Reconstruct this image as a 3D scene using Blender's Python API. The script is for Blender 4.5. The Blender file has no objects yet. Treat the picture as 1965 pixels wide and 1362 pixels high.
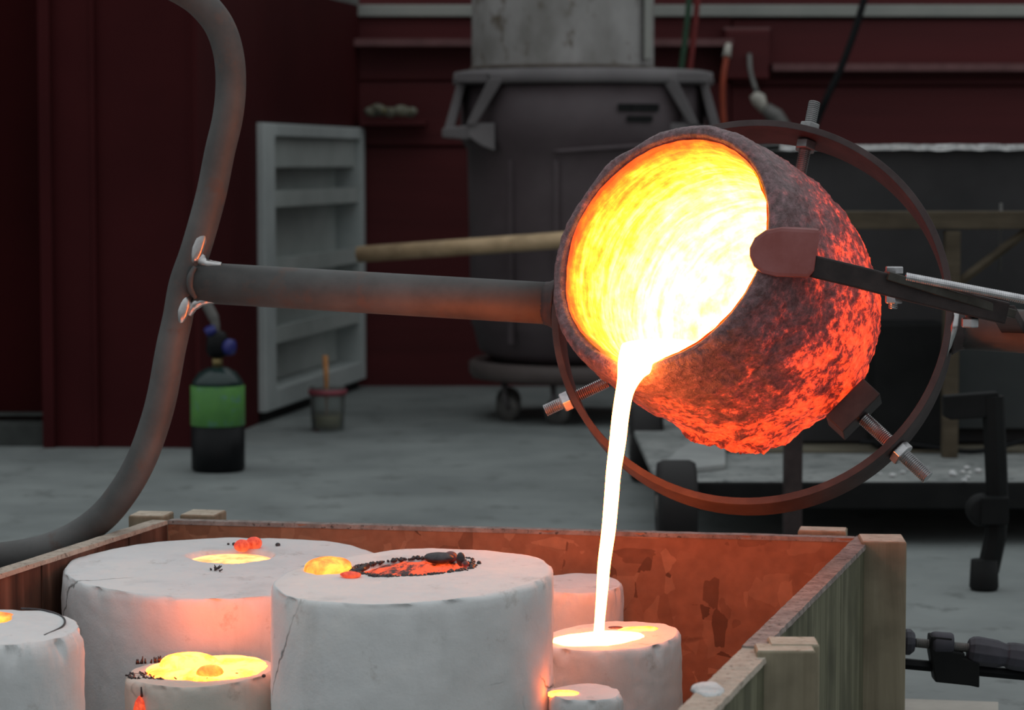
import bpy, bmesh, math, random
from mathutils import Vector, Matrix, noise
R = math.radians
random.seed(7)
scene = bpy.context.scene
COL = scene.collection

# ------------------------------------------------------------------ camera
F = 5000.0                      # focal length in pixels of the 1965x1362 frame
PITCH = math.atan(371.0 / F)
CAMH = 0.70
cam_d = bpy.data.cameras.new('camera')
cam = bpy.data.objects.new('camera', cam_d)
COL.objects.link(cam)
cam.location = (0, 0, CAMH)
cam.rotation_euler = (R(90) - PITCH, 0, 0)
cam_d.sensor_width = 36.0
cam_d.lens = F / 1965.0 * 36.0
cam_d.clip_start = 0.05
cam_d.dof.use_dof = True
cam_d.dof.focus_distance = 2.74
cam_d.dof.aperture_fstop = 10.0
scene.camera = cam

# ------------------------------------------------------------------ light and exposure
world = bpy.data.worlds.new('world'); scene.world = world
world.use_nodes = True
wn = world.node_tree; wn.nodes.clear()
w_out = wn.nodes.new('ShaderNodeOutputWorld'); w_bg = wn.nodes.new('ShaderNodeBackground')
w_tc = wn.nodes.new('ShaderNodeTexCoord'); w_sep = wn.nodes.new('ShaderNodeSeparateXYZ')
w_rmp = wn.nodes.new('ShaderNodeValToRGB')
w_rmp.color_ramp.elements[0].position = 0.0
w_rmp.color_ramp.elements[0].color = (0.335, 0.345, 0.355, 1)
w_rmp.color_ramp.elements[1].position = 1.0
w_rmp.color_ramp.elements[1].color = (0.93, 0.97, 1.0, 1)
wn.links.new(w_tc.outputs['Generated'], w_sep.inputs[0])
wn.links.new(w_sep.outputs['Z'], w_rmp.inputs[0])
wn.links.new(w_rmp.outputs[0], w_bg.inputs[0])
w_bg.inputs[1].default_value = 0.86
wn.links.new(w_bg.outputs[0], w_out.inputs[0])

scene.view_settings.view_transform = 'Standard'
scene.view_settings.look = 'None'
scene.view_settings.exposure = 0.0
scene.view_settings.gamma = 1.0
scene.view_settings.use_curve_mapping = False
try:
    scene.cycles.use_denoising = True
    scene.cycles.max_bounces = 8
    scene.cycles.sample_clamp_indirect = 6.0
except Exception:
    pass

# ------------------------------------------------------------------ camera geometry helpers (used to take measurements off the photograph)
FW = Vector((0, math.cos(PITCH), -math.sin(PITCH)))
UP = Vector((0, math.sin(PITCH), math.cos(PITCH)))
RT = Vector((1, 0, 0))
CP = Vector((0, 0, CAMH))
def ray(px, py):
    return FW + RT * ((px - 982.5) / F) - UP * ((py - 681.0) / F)
def at(px, py, Y):
    r = ray(px, py)
    return CP + r * (Y / r.y)
def proj(p):
    v = Vector(p) - CP; d = v.dot(FW)
    return (982.5 + F * v.dot(RT) / d, 681.0 - F * v.dot(UP) / d)
def onz(px, py, z):
    r = ray(px, py)
    return CP + r * ((z - CAMH) / r.z)

# ------------------------------------------------------------------ object helpers
MI = {}                          # world -> local matrix of every root
def tag(o, label=None, cat=None, group=None, kind=None):
    if label: o['label'] = label
    if cat: o['category'] = cat
    if group: o['group'] = group
    if kind: o['kind'] = kind
    return o
def empty(name, loc, label, cat, group=None, mat=None):
    o = bpy.data.objects.new(name, None); COL.objects.link(o)
    o.empty_display_size = 0.05
    M = mat if mat is not None else Matrix.Translation(Vector(loc))
    o.matrix_world = M
    MI[o.name] = M.inverted()
    return tag(o, label, cat, group)

class MB:
    def __init__(s): s.v = []; s.f = []; s.sm = []
    def add(s, vs, fs, smooth=False):
        n = len(s.v); s.v += [Vector(v) for v in vs]
        s.f += [tuple(i + n for i in f) for f in fs]; s.sm += [smooth] * len(fs)
        return s
    def build(s, name, mat, parent=None, loc=None, local=False, bevel=0.0, kind=None, label=None):
        me = bpy.data.meshes.new(name)
        if parent is not None and not local: M = MI[parent.name]
        elif parent is None and loc is not None and not local: M = Matrix.Translation(-Vector(loc))
        else: M = Matrix.Identity(4)
        me.from_pydata([M @ v for v in s.v], [], s.f)
        me.polygons.foreach_set('use_smooth', s.sm)
        me.update()
        bm = bmesh.new(); bm.from_mesh(me)
        bmesh.ops.recalc_face_normals(bm, faces=bm.faces)
        if bevel > 0:
            es = [e for e in bm.edges if len(e.link_faces) == 2 and e.calc_face_angle(0) > 0.6]
            bmesh.ops.bevel(bm, geom=es, offset=bevel, segments=2, affect='EDGES', profile=0.6)
        bm.to_mesh(me); bm.free()
        if isinstance(mat, (list, tuple)):
            for m in mat: me.materials.append(m)
        else: me.materials.append(mat)
        o = bpy.data.objects.new(name, me); COL.objects.link(o)
        if parent is not None:
            o.parent = parent; MI[o.name] = MI[parent.name]
        elif loc is not None:
            o.location = loc; MI[o.name] = Matrix.Translation(-Vector(loc))
        else: MI[o.name] = Matrix.Identity(4)
        if kind: o['kind'] = kind
        if label: o['label'] = label
        return o

def box(mb, c, size, ax=None):
    c = Vector(c)
    X, Y, Z = ax if ax else (Vector((1, 0, 0)), Vector((0, 1, 0)), Vector((0, 0, 1)))
    a, b, d = size[0] / 2, size[1] / 2, size[2] / 2
    vs = [c + X * (sx * a) + Y * (sy * b) + Z * (sz * d) for sx in (-1, 1) for sy in (-1, 1) for sz in (-1, 1)]
    return mb.add(vs, [(0, 1, 3, 2), (4, 6, 7, 5), (0, 4, 5, 1), (2, 3, 7, 6), (0, 2, 6, 4), (1, 5, 7, 3)])
def prism(mb, poly, z0, z1):
    n = len(poly)
    vs = [Vector((p[0], p[1], z0)) for p in poly] + [Vector((p[0], p[1], z1)) for p in poly]
    fs = [tuple(range(n - 1, -1, -1)), tuple(range(n, 2 * n))]
    fs += [(i, (i + 1) % n, n + (i + 1) % n, n + i) for i in range(n)]
    return mb.add(vs, fs)
def extrude_poly(mb, pts, d):
    """closed planar polygon (list of Vectors) thickened by vector d"""
    n = len(pts); d = Vector(d)
    vs = [Vector(p) for p in pts] + [Vector(p) + d for p in pts]
    fs = [tuple(range(n - 1, -1, -1)), tuple(range(n, 2 * n))]
    fs += [(i, (i + 1) % n, n + (i + 1) % n, n + i) for i in range(n)]
    return mb.add(vs, fs)
def frame_of(t, hint=Vector((0, 0, 1))):
    t = t.normalized()
    if abs(t.dot(hint)) > 0.95: hint = Vector((1, 0, 0))
    x = hint.cross(t).normalized(); y = t.cross(x)
    return x, y
def tube(mb, pts, rad, seg=16, caps=True, smooth=True):
    pts = [Vector(p) for p in pts]; n = len(pts)
    rs = rad if isinstance(rad, (list, tuple)) else [rad] * n
    vs = []; x = None
    for i, p in enumerate(pts):
        t = (pts[min(i + 1, n - 1)] - pts[max(i - 1, 0)]).normalized()
        if x is None: x, y = frame_of(t)
        else:
            x = (x - t * x.dot(t)).normalized(); y = t.cross(x)
        for k in range(seg):
            a = 2 * math.pi * k / seg
            vs.append(p + (x * math.cos(a) + y * math.sin(a)) * rs[i])
    fs = []
    for i in range(n - 1):
        for k in range(seg):
            a = i * seg + k; b = i * seg + (k + 1) % seg
            fs.append((a, b, b + seg, a + seg))
    mb.add(vs, fs, smooth)
    if caps:
        m = len(mb.v) - len(vs)
        mb.f += [tuple(m + k for k in range(seg))[::-1], tuple(m + (n - 1) * seg + k for k in range(seg))]
        mb.sm += [False, False]
    return mb
def spline(pts, n=8):
    pts = [Vector(p) for p in pts]; out = []
    P = [pts[0] * 2 - pts[1]] + pts + [pts[-1] * 2 - pts[-2]]
    for i in range(1, len(P) - 2):
        for k in range(n):
            t = k / n
            a, b, c, d = P[i - 1], P[i], P[i + 1], P[i + 2]
            out.append(0.5 * ((2 * b) + (c - a) * t + (2 * a - 5 * b + 4 * c - d) * t * t + (3 * b - a - 3 * c + d) * t ** 3))
    out.append(pts[-1]); return out
def lathe(mb, prof, seg=48, M=Matrix.Identity(4), smooth=True, fn=None, caps=True):
    """prof: list of (r, z). fn(v)->v optional displacement in local space"""
    vs = []; n = len(prof)
    for r, z in prof:
        for k in range(seg):
            a = 2 * math.pi * k / seg
            v = Vector((r * math.cos(a), r * math.sin(a), z))
            if fn: v = fn(v)
            vs.append(M @ v)
    fs = []
    for i in range(n - 1):
        for k in range(seg):
            a = i * seg + k; b = i * seg + (k + 1) % seg
            fs.append((a, b, b + seg, a + seg))
    mb.add(vs, fs, smooth)
    m = len(mb.v) - len(vs)
    if caps and prof[0][0] > 1e-5: mb.f.append(tuple(m + k for k in range(seg))[::-1]); mb.sm.append(False)
    if caps and prof[-1][0] > 1e-5: mb.f.append(tuple(m + (n - 1) * seg + k for k in range(seg))); mb.sm.append(False)
    return mb
def axisM(p, z, hint=Vector((0, 0, 1))):
    z = Vector(z).normalized(); x, y = frame_of(z, hint)
    M = Matrix((x, y, z)).transposed().to_4x4(); M.translation = Vector(p); return M
def fbm(v, s, o=4):
    return noise.fractal(v * s, 1.0, 2.0, o)

# ------------------------------------------------------------------ materials
def newmat(name):
    m = bpy.data.materials.new(name); m.use_nodes = True
    nt = m.node_tree; nt.nodes.clear()
    out = nt.nodes.new('ShaderNodeOutputMaterial'); b = nt.nodes.new('ShaderNodeBsdfPrincipled')
    nt.links.new(b.outputs[0], out.inputs[0])
    return m, nt, b
def N(nt, t, **kw):
    n = nt.nodes.new(t)
    for k, v in kw.items():
        if k in n.inputs: n.inputs[k].default_value = v
        else: setattr(n, k, v)
    return n
def ramp(nt, src, stops, interp='LINEAR'):
    r = nt.nodes.new('ShaderNodeValToRGB'); cr = r.color_ramp; cr.interpolation = interp
    while len(cr.elements) < len(stops): cr.elements.new(0.5)
    for e, (p, c) in zip(cr.elements, stops):
        e.position = p
        e.color = (*c, 1) if isinstance(c, (tuple, list)) else (c, c, c, 1)
    nt.links.new(src, r.inputs[0]); return r.outputs[0]
def math_(nt, op, a, b=None, c=None, clamp=False):
    n = nt.nodes.new('ShaderNodeMath'); n.operation = op; n.use_clamp = clamp
    for i, x in enumerate((a, b, c)):
        if x is None: continue
        if isinstance(x, (int, float)): n.inputs[i].default_value = x
        else: nt.links.new(x, n.inputs[i])
    return n.outputs[0]
def mixc(nt, fac, a, b, mode='MIX'):
    n = nt.nodes.new('ShaderNodeMix'); n.data_type = 'RGBA'; n.blend_type = mode
    for s, x in ((n.inputs[0], fac), (n.inputs[6], a), (n.inputs[7], b)):
        if isinstance(x, (int, float)): s.default_value = x
        elif isinstance(x, (tuple, list)): s.default_value = (*x, 1)
        else: nt.links.new(x, s)
    return n.outputs[2]
def coords(nt, scale=(1, 1, 1), rot=(0, 0, 0)):
    tc = nt.nodes.new('ShaderNodeTexCoord'); mp = nt.nodes.new('ShaderNodeMapping')
    mp.inputs['Scale'].default_value = scale; mp.inputs['Rotation'].default_value = rot
    nt.links.new(tc.outputs['Object'], mp.inputs[0]); return mp.outputs[0]
def tex(nt, kind, vec, scale, out=0, **kw):
    n = nt.nodes.new(kind); nt.links.new(vec, n.inputs['Vector'])
    n.inputs['Scale'].default_value = scale
    for k, v in kw.items():
        if k in n.inputs: n.inputs[k].default_value = v
        else: setattr(n, k, v)
    return n.outputs[out]
def bump(nt, b, h, strength=0.3, dist=0.002):
    n = nt.nodes.new('ShaderNodeBump'); n.inputs['Strength'].default_value = strength
    n.inputs['Distance'].default_value = dist
    nt.links.new(h, n.inputs['Height']); nt.links.new(n.outputs[0], b.inputs['Normal'])
def setp(b, **kw):
    names = dict(rough='Roughness', metal='Metallic', spec='Specular IOR Level', base='Base Color', emit='Emission Color',
                 es='Emission Strength', trans='Transmission Weight', ior='IOR', coat='Coat Weight', sub='Subsurface Weight')
    for k, v in kw.items():
        s = b.inputs[names[k]]
        s.default_value = (*v, 1) if isinstance(v, (tuple, list)) else v

def mottled(name, c1, c2, scale=6, rough=0.8, metal=0.0, spec=0.3, bs=0.2, bd=0.002, stretch=(1, 1, 1), c3=None, lo=0.35, hi=0.65, fine=90):
    m, nt, b = newmat(name); v = coords(nt, stretch)
    f = tex(nt, 'ShaderNodeTexNoise', v, scale, Detail=8.0, Roughness=0.6)
    c = ramp(nt, f, [(lo, c1), (hi, c2)])
    if c3:
        f3 = tex(nt, 'ShaderNodeTexNoise', v, scale * 2.7, Detail=6.0, Roughness=0.65)
        c = mixc(nt, ramp(nt, f3, [(0.56, 0.0), (0.66, 1.0)]), c, c3)
    nt.links.new(c, b.inputs['Base Color'])
    g = tex(nt, 'ShaderNodeTexNoise', v, fine, Detail=4.0)
    bump(nt, b, g, bs, bd)
    setp(b, rough=rough, metal=metal, spec=spec)
    return m
def plain(name, c, rough=0.6, metal=0.0, spec=0.4):
    m, nt, b = newmat(name); v = coords(nt)
    f = tex(nt, 'ShaderNodeTexNoise', v, 30, Detail=4.0)
    c2 = tuple(x * 0.75 for x in c)
    nt.links.new(ramp(nt, f, [(0.3, c2), (0.7, c)]), b.inputs['Base Color'])
    setp(b, rough=rough, metal=metal, spec=spec); return m

def plaster_mat(nm='investment_plaster', tint=(1, 1, 1)):
    m, nt, b = newmat(nm); v = coords(nt)
    n1 = tex(nt, 'ShaderNodeTexNoise', v, 7, Detail=8.0, Roughness=0.62)
    c = ramp(nt, n1, [(0.3, (0.64, 0.66, 0.66)), (0.5, (0.74, 0.76, 0.76)), (0.7, (0.82, 0.81, 0.78))])
    vs = coords(nt, (17, 17, 3.5))
    n2 = tex(nt, 'ShaderNodeTexNoise', vs, 1.0, Detail=6.0, Roughness=0.6)
    c = mixc(nt, ramp(nt, n2, [(0.58, 0.0), (0.80, 0.40)]), c, (0.40, 0.41, 0.40))
    n3 = tex(nt, 'ShaderNodeTexNoise', v, 26, Detail=8.0, Roughness=0.7)
    c = mixc(nt, ramp(nt, n3, [(0.59, 0.0), (0.72, 0.65)]), c, (0.36, 0.33, 0.29))
    # hairline cracks
    dn = tex(nt, 'ShaderNodeTexNoise', v, 9, out=1, Detail=5.0)
    mx = nt.nodes.new('ShaderNodeVectorMath'); mx.operation = 'MULTIPLY_ADD'
    nt.links.new(dn, mx.inputs[0]); mx.inputs[1].default_value = (0.09, 0.09, 0.09); nt.links.new(v, mx.inputs[2])
    vo = nt.nodes.new('ShaderNodeTexVoronoi'); vo.feature = 'DISTANCE_TO_EDGE'; vo.inputs['Scale'].default_value = 6.5
    nt.links.new(mx.outputs[0], vo.inputs['Vector'])
    n4 = tex(nt, 'ShaderNodeTexNoise', v, 5.5, Detail=2.0)
    crack = math_(nt, 'MULTIPLY', ramp(nt, vo.outputs[0], [(0.0, 1.0), (0.011, 0.0)]), ramp(nt, n4, [(0.49, 0.0), (0.55, 0.85)]))
    c = mixc(nt, crack, c, (0.10, 0.10, 0.095))
    c = mixc(nt, 1.0, c, tint, 'MULTIPLY')
    nt.links.new(c, b.inputs['Base Color'])
    g = tex(nt, 'ShaderNodeTexNoise', v, 60, Detail=10.0, Roughness=0.7)
    h = math_(nt, 'SUBTRACT', g, crack)
    bump(nt, b, h, 0.35, 0.003)
    setp(b, rough=0.92, spec=0.15)
    return m
def osb_mat(name, dark, mid, lite):
    m, nt, b = newmat(name)
    col = None; hgt = None
    for i, (rot, sc) in enumerate((((0.3, 0.4, 0.2), (20, 26, 80)), ((0.9, 0.5, 1.1), (26, 70, 34)), ((0.2, 1.2, 0.5), (64, 22, 30)))):
        v = coords(nt, sc, rot)
        dn = tex(nt, 'ShaderNodeTexNoise', v, 1.6, out=1, Detail=3.0)
        ad = nt.nodes.new('ShaderNodeVectorMath'); ad.operation = 'MULTIPLY_ADD'
        nt.links.new(dn, ad.inputs[0]); ad.inputs[1].default_value = (0.35, 0.35, 0.35); nt.links.new(v, ad.inputs[2])
        vo = nt.nodes.new('ShaderNodeTexVoronoi'); nt.links.new(ad.outputs[0], vo.inputs['Vector']); vo.inputs['Scale'].default_value = 1.0
        sp = nt.nodes.new('ShaderNodeSeparateColor'); nt.links.new(vo.outputs['Color'], sp.inputs[0])
        c = ramp(nt, sp.outputs[0], [(0.0, dark), (0.12, mid), (0.7, mid), (1.0, lite)])
        if col is None: col = c; hgt = sp.outputs[0]
        else:
            fac = math_(nt, 'GREATER_THAN', sp.outputs[1], 0.55)
            col = mixc(nt, fac, col, c)
            hm = nt.nodes.new('ShaderNodeMix'); nt.links.new(fac, hm.inputs[0]); nt.links.new(hgt, hm.inputs[2]); nt.links.new(sp.outputs[0], hm.inputs[3])
            hgt = hm.outputs[0]
    vg = coords(nt, (60, 60, 60))
    gr = tex(nt, 'ShaderNodeTexNoise', vg, 1, Detail=8.0)
    col = mixc(nt, 0.35, col, ramp(nt, gr, [(0.3, 0.35), (0.7, 1.0)]), 'MULTIPLY')
    st = tex(nt, 'ShaderNodeTexNoise', coords(nt, (9, 9, 22)), 1.0, Detail=3.0)
    col = mixc(nt, ramp(nt, st, [(0.66, 0.0), (0.72, 0.8)]), col, tuple(x * 0.35 for x in dark))
    nt.links.new(col, b.inputs['Base Color']); bump(nt, b, hgt, 0.5, 0.0015)
    setp(b, rough=0.75, spec=0.25); return m
def wood_mat(name, c1, c2, c3, grain=(60, 60, 3), rough=0.75):
    m, nt, b = newmat(name); v = coords(nt, grain)
    n = tex(nt, 'ShaderNodeTexNoise', v, 1.0, Detail=8.0, Roughness=0.6, Distortion=0.6)
    c = ramp(nt, n, [(0.3, c1), (0.52, c2), (0.7, c3)])
    v2 = coords(nt)
    n2 = tex(nt, 'ShaderNodeTexNoise', v2, 14, Detail=6.0)
    c = mixc(nt, ramp(nt, n2, [(0.45, 0.0), (0.7, 0.55)]), c, tuple(x * 0.45 for x in c1))
    nt.links.new(c, b.inputs['Base Color']); bump(nt, b, n, 0.35, 0.001)
    setp(b, rough=rough, spec=0.25); return m
def hotmetal(name, cool, hot, s_cool, s_hot, scale=40, lo=0.4, hi=0.6, stretch=(1, 1, 1)):
    m, nt, b = newmat(name); v = coords(nt, stretch)
    n = tex(nt, 'ShaderNodeTexNoise', v, scale, Detail=7.0, Roughness=0.65, Distortion=0.4)
    f = ramp(nt, n, [(lo, 0.0), (hi, 1.0)])
    c = mixc(nt, f, cool, hot)
    nt.links.new(c, b.inputs['Emission Color'])
    s = math_(nt, 'MULTIPLY_ADD', f, s_hot - s_cool, s_cool)
    nt.links.new(s, b.inputs['Emission Strength'])
    setp(b, base=(0.05, 0.03, 0.03), rough=0.4)
    bump(nt, b, n, 0.5, 0.002)
    return m

PLASTER = plaster_mat(); CREAMPLASTER = plaster_mat('cream_plaster', (0.90, 0.83, 0.74))
CONCRETE = mottled('concrete', (0.155, 0.175, 0.172), (0.225, 0.25, 0.243), 3.5, 0.75, 0, 0.35, 0.25, 0.002, c3=(0.13, 0.145, 0.14))
REDWALL = mottled('dark_red_paint', (0.042, 0.0075, 0.0085), (0.054, 0.0095, 0.0105), 2.0, 0.75, 0, 0.08, 0.1, 0.002)
REDLAP = mottled('dark_red_siding', (0.070, 0.0105, 0.012), (0.095, 0.015, 0.0165), 2.0, 0.6, 0, 0.25, 0.1, 0.002, stretch=(0.4, 1, 6))
PALESIDING = mottled('pale_grey_siding', (0.25, 0.27, 0.25), (0.33, 0.34, 0.31), 3, 0.7)
OSB = osb_mat('strand_board', (0.17, 0.075, 0.042), (0.38, 0.175, 0.10), (0.52, 0.27, 0.16))
PANELEDGE = mottled('board_edge', (0.19, 0.16, 0.145), (0.36, 0.31, 0.28), 60, 0.85, c3=(0.09, 0.075, 0.065))
PALE_EDGE = mottled('pale_board_edge', (0.38, 0.33, 0.27), (0.52, 0.46, 0.38), 60, 0.85, c3=(0.2, 0.16, 0.13))
PLANK = wood_mat('greenish_weathered_plank', (0.085, 0.085, 0.055), (0.15, 0.15, 0.095), (0.25, 0.245, 0.165), (45, 45, 2.5))
POST = wood_mat('treated_timber', (0.20, 0.17, 0.115), (0.28, 0.245, 0.17), (0.36, 0.32, 0.23), (40, 40, 2))
BROWNPLANK = wood_mat('brown_plank', (0.05, 0.024, 0.016), (0.12, 0.055, 0.035), (0.24, 0.12, 0.08), (28, 28, 3))
STEEL = mottled('grey_steel_pipe', (0.075, 0.076, 0.075), (0.135, 0.136, 0.133), 9, 0.58, 0.30, 0.3, 0.12, 0.0008, c3=(0.12, 0.095, 0.085), fine=160)
RUSTSTEEL = mottled('brown_steel_bar', (0.042, 0.031, 0.031), (0.078, 0.058, 0.057), 20, 0.6, 0.15, 0.3, 0.25, 0.0008)
DARKSTEEL = mottled('dark_steel', (0.030, 0.024, 0.024), (0.06, 0.045, 0.043), 30, 0.5, 0.4, 0.4, 0.2, 0.0008)
WELD = mottled('bright_weld', (0.42, 0.42, 0.42), (0.62, 0.62, 0.61), 40, 0.28, 0.95, 0.5, 0.12, 0.0006, fine=240)
ZINC = mottled('zinc_bolt', (0.42, 0.42, 0.43), (0.62, 0.62, 0.63), 60, 0.25, 0.9, 0.5, 0.05)
BOLTDARK = mottled('dull_bolt', (0.16, 0.16, 0.16), (0.27, 0.27, 0.27), 60, 0.35, 0.8, 0.5, 0.1)
BLACKM = mottled('black_paint', (0.008, 0.009, 0.009), (0.014, 0.015, 0.015), 8, 0.6, 0, 0.12, 0.1)
BLACKB = mottled('sooty_black_sheet', (0.028, 0.028, 0.029), (0.046, 0.045, 0.046), 4, 0.7, 0, 0.2, 0.1)
GREYPL = mottled('glare_warmed_bin_plastic', (0.078, 0.062, 0.067), (0.105, 0.085, 0.091), 5, 0.55, 0, 0.3, 0.05)  # grey shifted warm, standing in for the reddish glare around the crucible
GREYPL2 = mottled('pale_grey_bin_plastic', (0.12, 0.112, 0.114), (0.17, 0.16, 0.162), 5, 0.55, 0, 0.3, 0.05)
DRUM = mottled('weathered_galvanised', (0.21, 0.205, 0.19), (0.37, 0.365, 0.355), 7, 0.6, 0.1, 0.3, 0.1, stretch=(1, 1, 0.6), c3=(0.13, 0.11, 0.085))
WHITE = mottled('white_enamel', (0.40, 0.445, 0.44), (0.50, 0.545, 0.535), 5, 0.5, 0, 0.3, 0.05)
WHITEIN = mottled('white_liner', (0.36, 0.40, 0.38), (0.46, 0.50, 0.48), 5, 0.6, 0, 0.3, 0.05)
DOWEL = wood_mat('pale_dowel', (0.55, 0.40, 0.23), (0.62, 0.45, 0.27), (0.70, 0.52, 0.32), (6, 60, 60))
TAN = mottled('tan_board', (0.10, 0.09, 0.066), (0.16, 0.145, 0.105), 9, 0.8)
SNOWY = mottled('white_dusty_edge', (0.50, 0.52, 0.52), (0.75, 0.76, 0.75), 60, 0.9, bs=0.6, bd=0.01)
DECK = mottled('dusty_deck', (0.17, 0.185, 0.18), (0.28, 0.295, 0.285), 12, 0.85, c3=(0.09, 0.10, 0.10))
GREEN = mottled('green_label', (0.065, 0.20, 0.055), (0.10, 0.28, 0.06), 14, 0.5, c3=(0.09, 0.22, 0.17))
DKGREEN = plain('dark_green_enamel', (0.012, 0.032, 0.030), 0.25)
BLACKG = plain('black_gloss', (0.006, 0.007, 0.008), 0.45, 0, 0.15)
BLUE = plain('blue_plastic', (0.03, 0.035, 0.20), 0.4)
BRASS = plain('brass', (0.35, 0.27, 0.12), 0.35, 0.8)
YEL = plain('yellowish_liquid', (0.24, 0.20, 0.08), 0.4)
REDBAND = plain('faded_red_band', (0.28, 0.06, 0.08), 0.5)
ORANGE = plain('orange_wood', (0.50, 0.22, 0.07), 0.6)
CORDORANGE = plain('orange_cord', (0.36, 0.06, 0.025), 0.5)
HOSEGREEN = plain('green_hose', (0.03, 0.085, 0.045), 0.5)
HOSERED = plain('red_hose', (0.20, 0.022, 0.02), 0.5)
GREYMETAL = mottled('dull_grey_metal', (0.10, 0.10, 0.095), (0.17, 0.165, 0.155), 10, 0.5, 0.3)
CREAM = plain('cream_plastic', (0.50, 0.48, 0.42), 0.5)
GLOVE = mottled('dirty_leather', (0.07, 0.075, 0.06), (0.22, 0.22, 0.17), 30, 0.9, c3=(0.22, 0.18, 0.05))
RUBBER = plain('black_rubber', (0.012, 0.011, 0.011), 0.7)
BLUEGREY = mottled('blue_black_casting', (0.035, 0.036, 0.045), (0.065, 0.064, 0.08), 20, 0.5)
SLAG = mottled('dark_slag', (0.02, 0.018, 0.02), (0.07, 0.06, 0.065), 80, 0.3, 0.3, 0.6, 0.5, 0.001)

# ================================================================== THE SETTING
mb = MB(); box(mb, (0, 4.0, -0.05), (14, 12, 0.1))
tag(mb.build('floor', CONCRETE, loc=(0, 0, 0)), 'grey mottled concrete workshop floor', kind='structure')

# back wall of dark red horizontal siding, with projecting rails
YW = 8.12
def zw(py, Y=YW): return at(982, py, Y).z
def xw(px, Y=YW): return at(px, 400, Y).x
wb = MB(); box(wb, (0.0, YW + 0.08, 0.60), (14, 0.12, 1.28))
wall = tag(wb.build('wall_back', REDLAP, loc=(0, YW, 0)), 'dark red siding wall behind the bin', kind='structure')
def board(y0, y1, x0, x1, t, mat=REDLAP):
    z1, z0 = zw(y0), zw(y1)
    b = MB(); box(b, ((xw(x0) + xw(x1)) / 2, YW + 0.02 - t / 2, (z0 + z1) / 2), (xw(x1) - xw(x0), t, z1 - z0))
    return b.build('siding_board', mat, wall, bevel=0.004)
board(34, 80, 640, 1400, 0.045); board(86, 154, 640, 1400, 0.022); board(158, 279, 640, 1400, 0.032); board(283, 745, 640, 1400, 0.022)
board(40, 126, 1402, 2200, 0.05); board(150, 164, 1402, 2200, 0.02); board(168, 300, 1402, 2200, 0.034); board(304, 745, 1402, 2200, 0.02)
b = MB(); box(b, ((xw(640) + xw(1400)) / 2, YW - 0.05, zw(84)), (xw(1400) - xw(640), 0.10, 0.022)); tag(b.build('trim_1', mottled('worn_red_ledge', (0.13, 0.06, 0.06), (0.18, 0.085, 0.085), 20, 0.7)), 'worn dark red ledge rail on the wall left of the drum', kind='structure')
b = MB(); box(b, ((xw(1475) + xw(2200)) / 2, YW - 0.05, zw(131)), (xw(2200) - xw(1475), 0.10, 0.022)); tag(b.build('trim_2', bpy.data.materials['worn_red_ledge']), 'worn dark red ledge rail on the wall right of the electrical box', kind='structure')
# pale beam and corrugated pale siding above
b = MB(); box(b, (0.0, YW + 0.02, zw(22)), (14, 0.14, 0.036)); tag(b.build('trim_3', PALESIDING, bevel=0.004), 'pale grey beam along the top of the red wall', kind='structure')
b = MB()
for i in range(430):
    box(b, (-6.9 + i * 0.032, YW + 0.05, zw(22) + 0.52), (0.016, 0.05, 1.0))
box(b, (0.0, YW + 0.09, zw(22) + 0.52), (14, 0.03, 1.0))
tag(b.build('wall_upper', mottled('pale_corrugated', (0.42, 0.44, 0.40), (0.5, 0.52, 0.48), 3, 0.6)), 'pale corrugated sheet wall above the beam', kind='structure')

# dark red cladding on the left: front faces and the long receding side
def vwall(mb, a, b_, z0, z1, t, side=1):
    a = Vector((a[0], a[1], 0)); b_ = Vector((b_[0], b_[1], 0)); d = (b_ - a).normalized(); n = Vector((d.y, -d.x, 0)) * side * t
    prism(mb, [a, b_, b_ - n, a - n], z0, z1)
def gxy(px, py): p = onz(px, py, 0); return (p.x, p.y)
CZ = zw(12, 8.1)
c0 = gxy(95, 858); c1 = gxy(382, 860); c2 = (xw(690, 8.08), 8.08)
f1 = gxy(497, 813)
def lerp2(a, b_, t): return (a[0] + (b_[0] - a[0]) * t, a[1] + (b_[1] - a[1]) * t)
# shift the side face so that it meets the cabinet's front
lw = MB()
m1 = lerp2(c0, c1, 0.315)
vwall(lw, c0, m1, 0, CZ, 0.02)
vwall(lw, (m1[0] + 0.004, m1[1] + 0.008), (c1[0], c1[1] + 0.004), 0, CZ, 0.02)
vwall(lw, (m1[0] - .004, m1[1] - .006), (m1[0] + .006, m1[1] - .006), 0, CZ, 0.02)
wl = lw.build('wall_left', REDWALL, loc=(c1[0], c1[1], 0))
tag(wl, 'dark red panel wall on the left', kind='structure')
side = MB()
vwall(side, c1, f1, 0, CZ, 0.02)                       # before the cabinet
CABZ = 0.803
vwall(side, f1, c2, CABZ + 0.004, CZ, 0.02)            # over the cabinet
tag(side.build('wall_left_side', REDWALL, loc=(f1[0], f1[1], 0)), 'dark red side face receding towards the back wall', kind='structure')
b = MB(); prism(b, [c0, c1, f1, c2, (c2[0] - 1.2, c2[1]), (c0[0] - 0.1, c0[1] + 1.2)], CZ + .001, CZ + 0.03)
tag(b.build('trim_4', mottled('grey_coping', (0.13, 0.135, 0.13), (0.2, 0.205, 0.195), 6, 0.8)), 'grey coping on top of the dark red side face', kind='structure')
b = MB(); box(b, (c0[0] + 0.002, c0[1] - 0.012, CZ / 2), (0.028, 0.02, CZ)); box(b, (c1[0], c1[1] - 0.008, CZ / 2), (0.012, 0.012, CZ))
tag(b.build('trim_5', REDWALL), 'dark red corner strips of the left wall', kind='structure')
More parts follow.
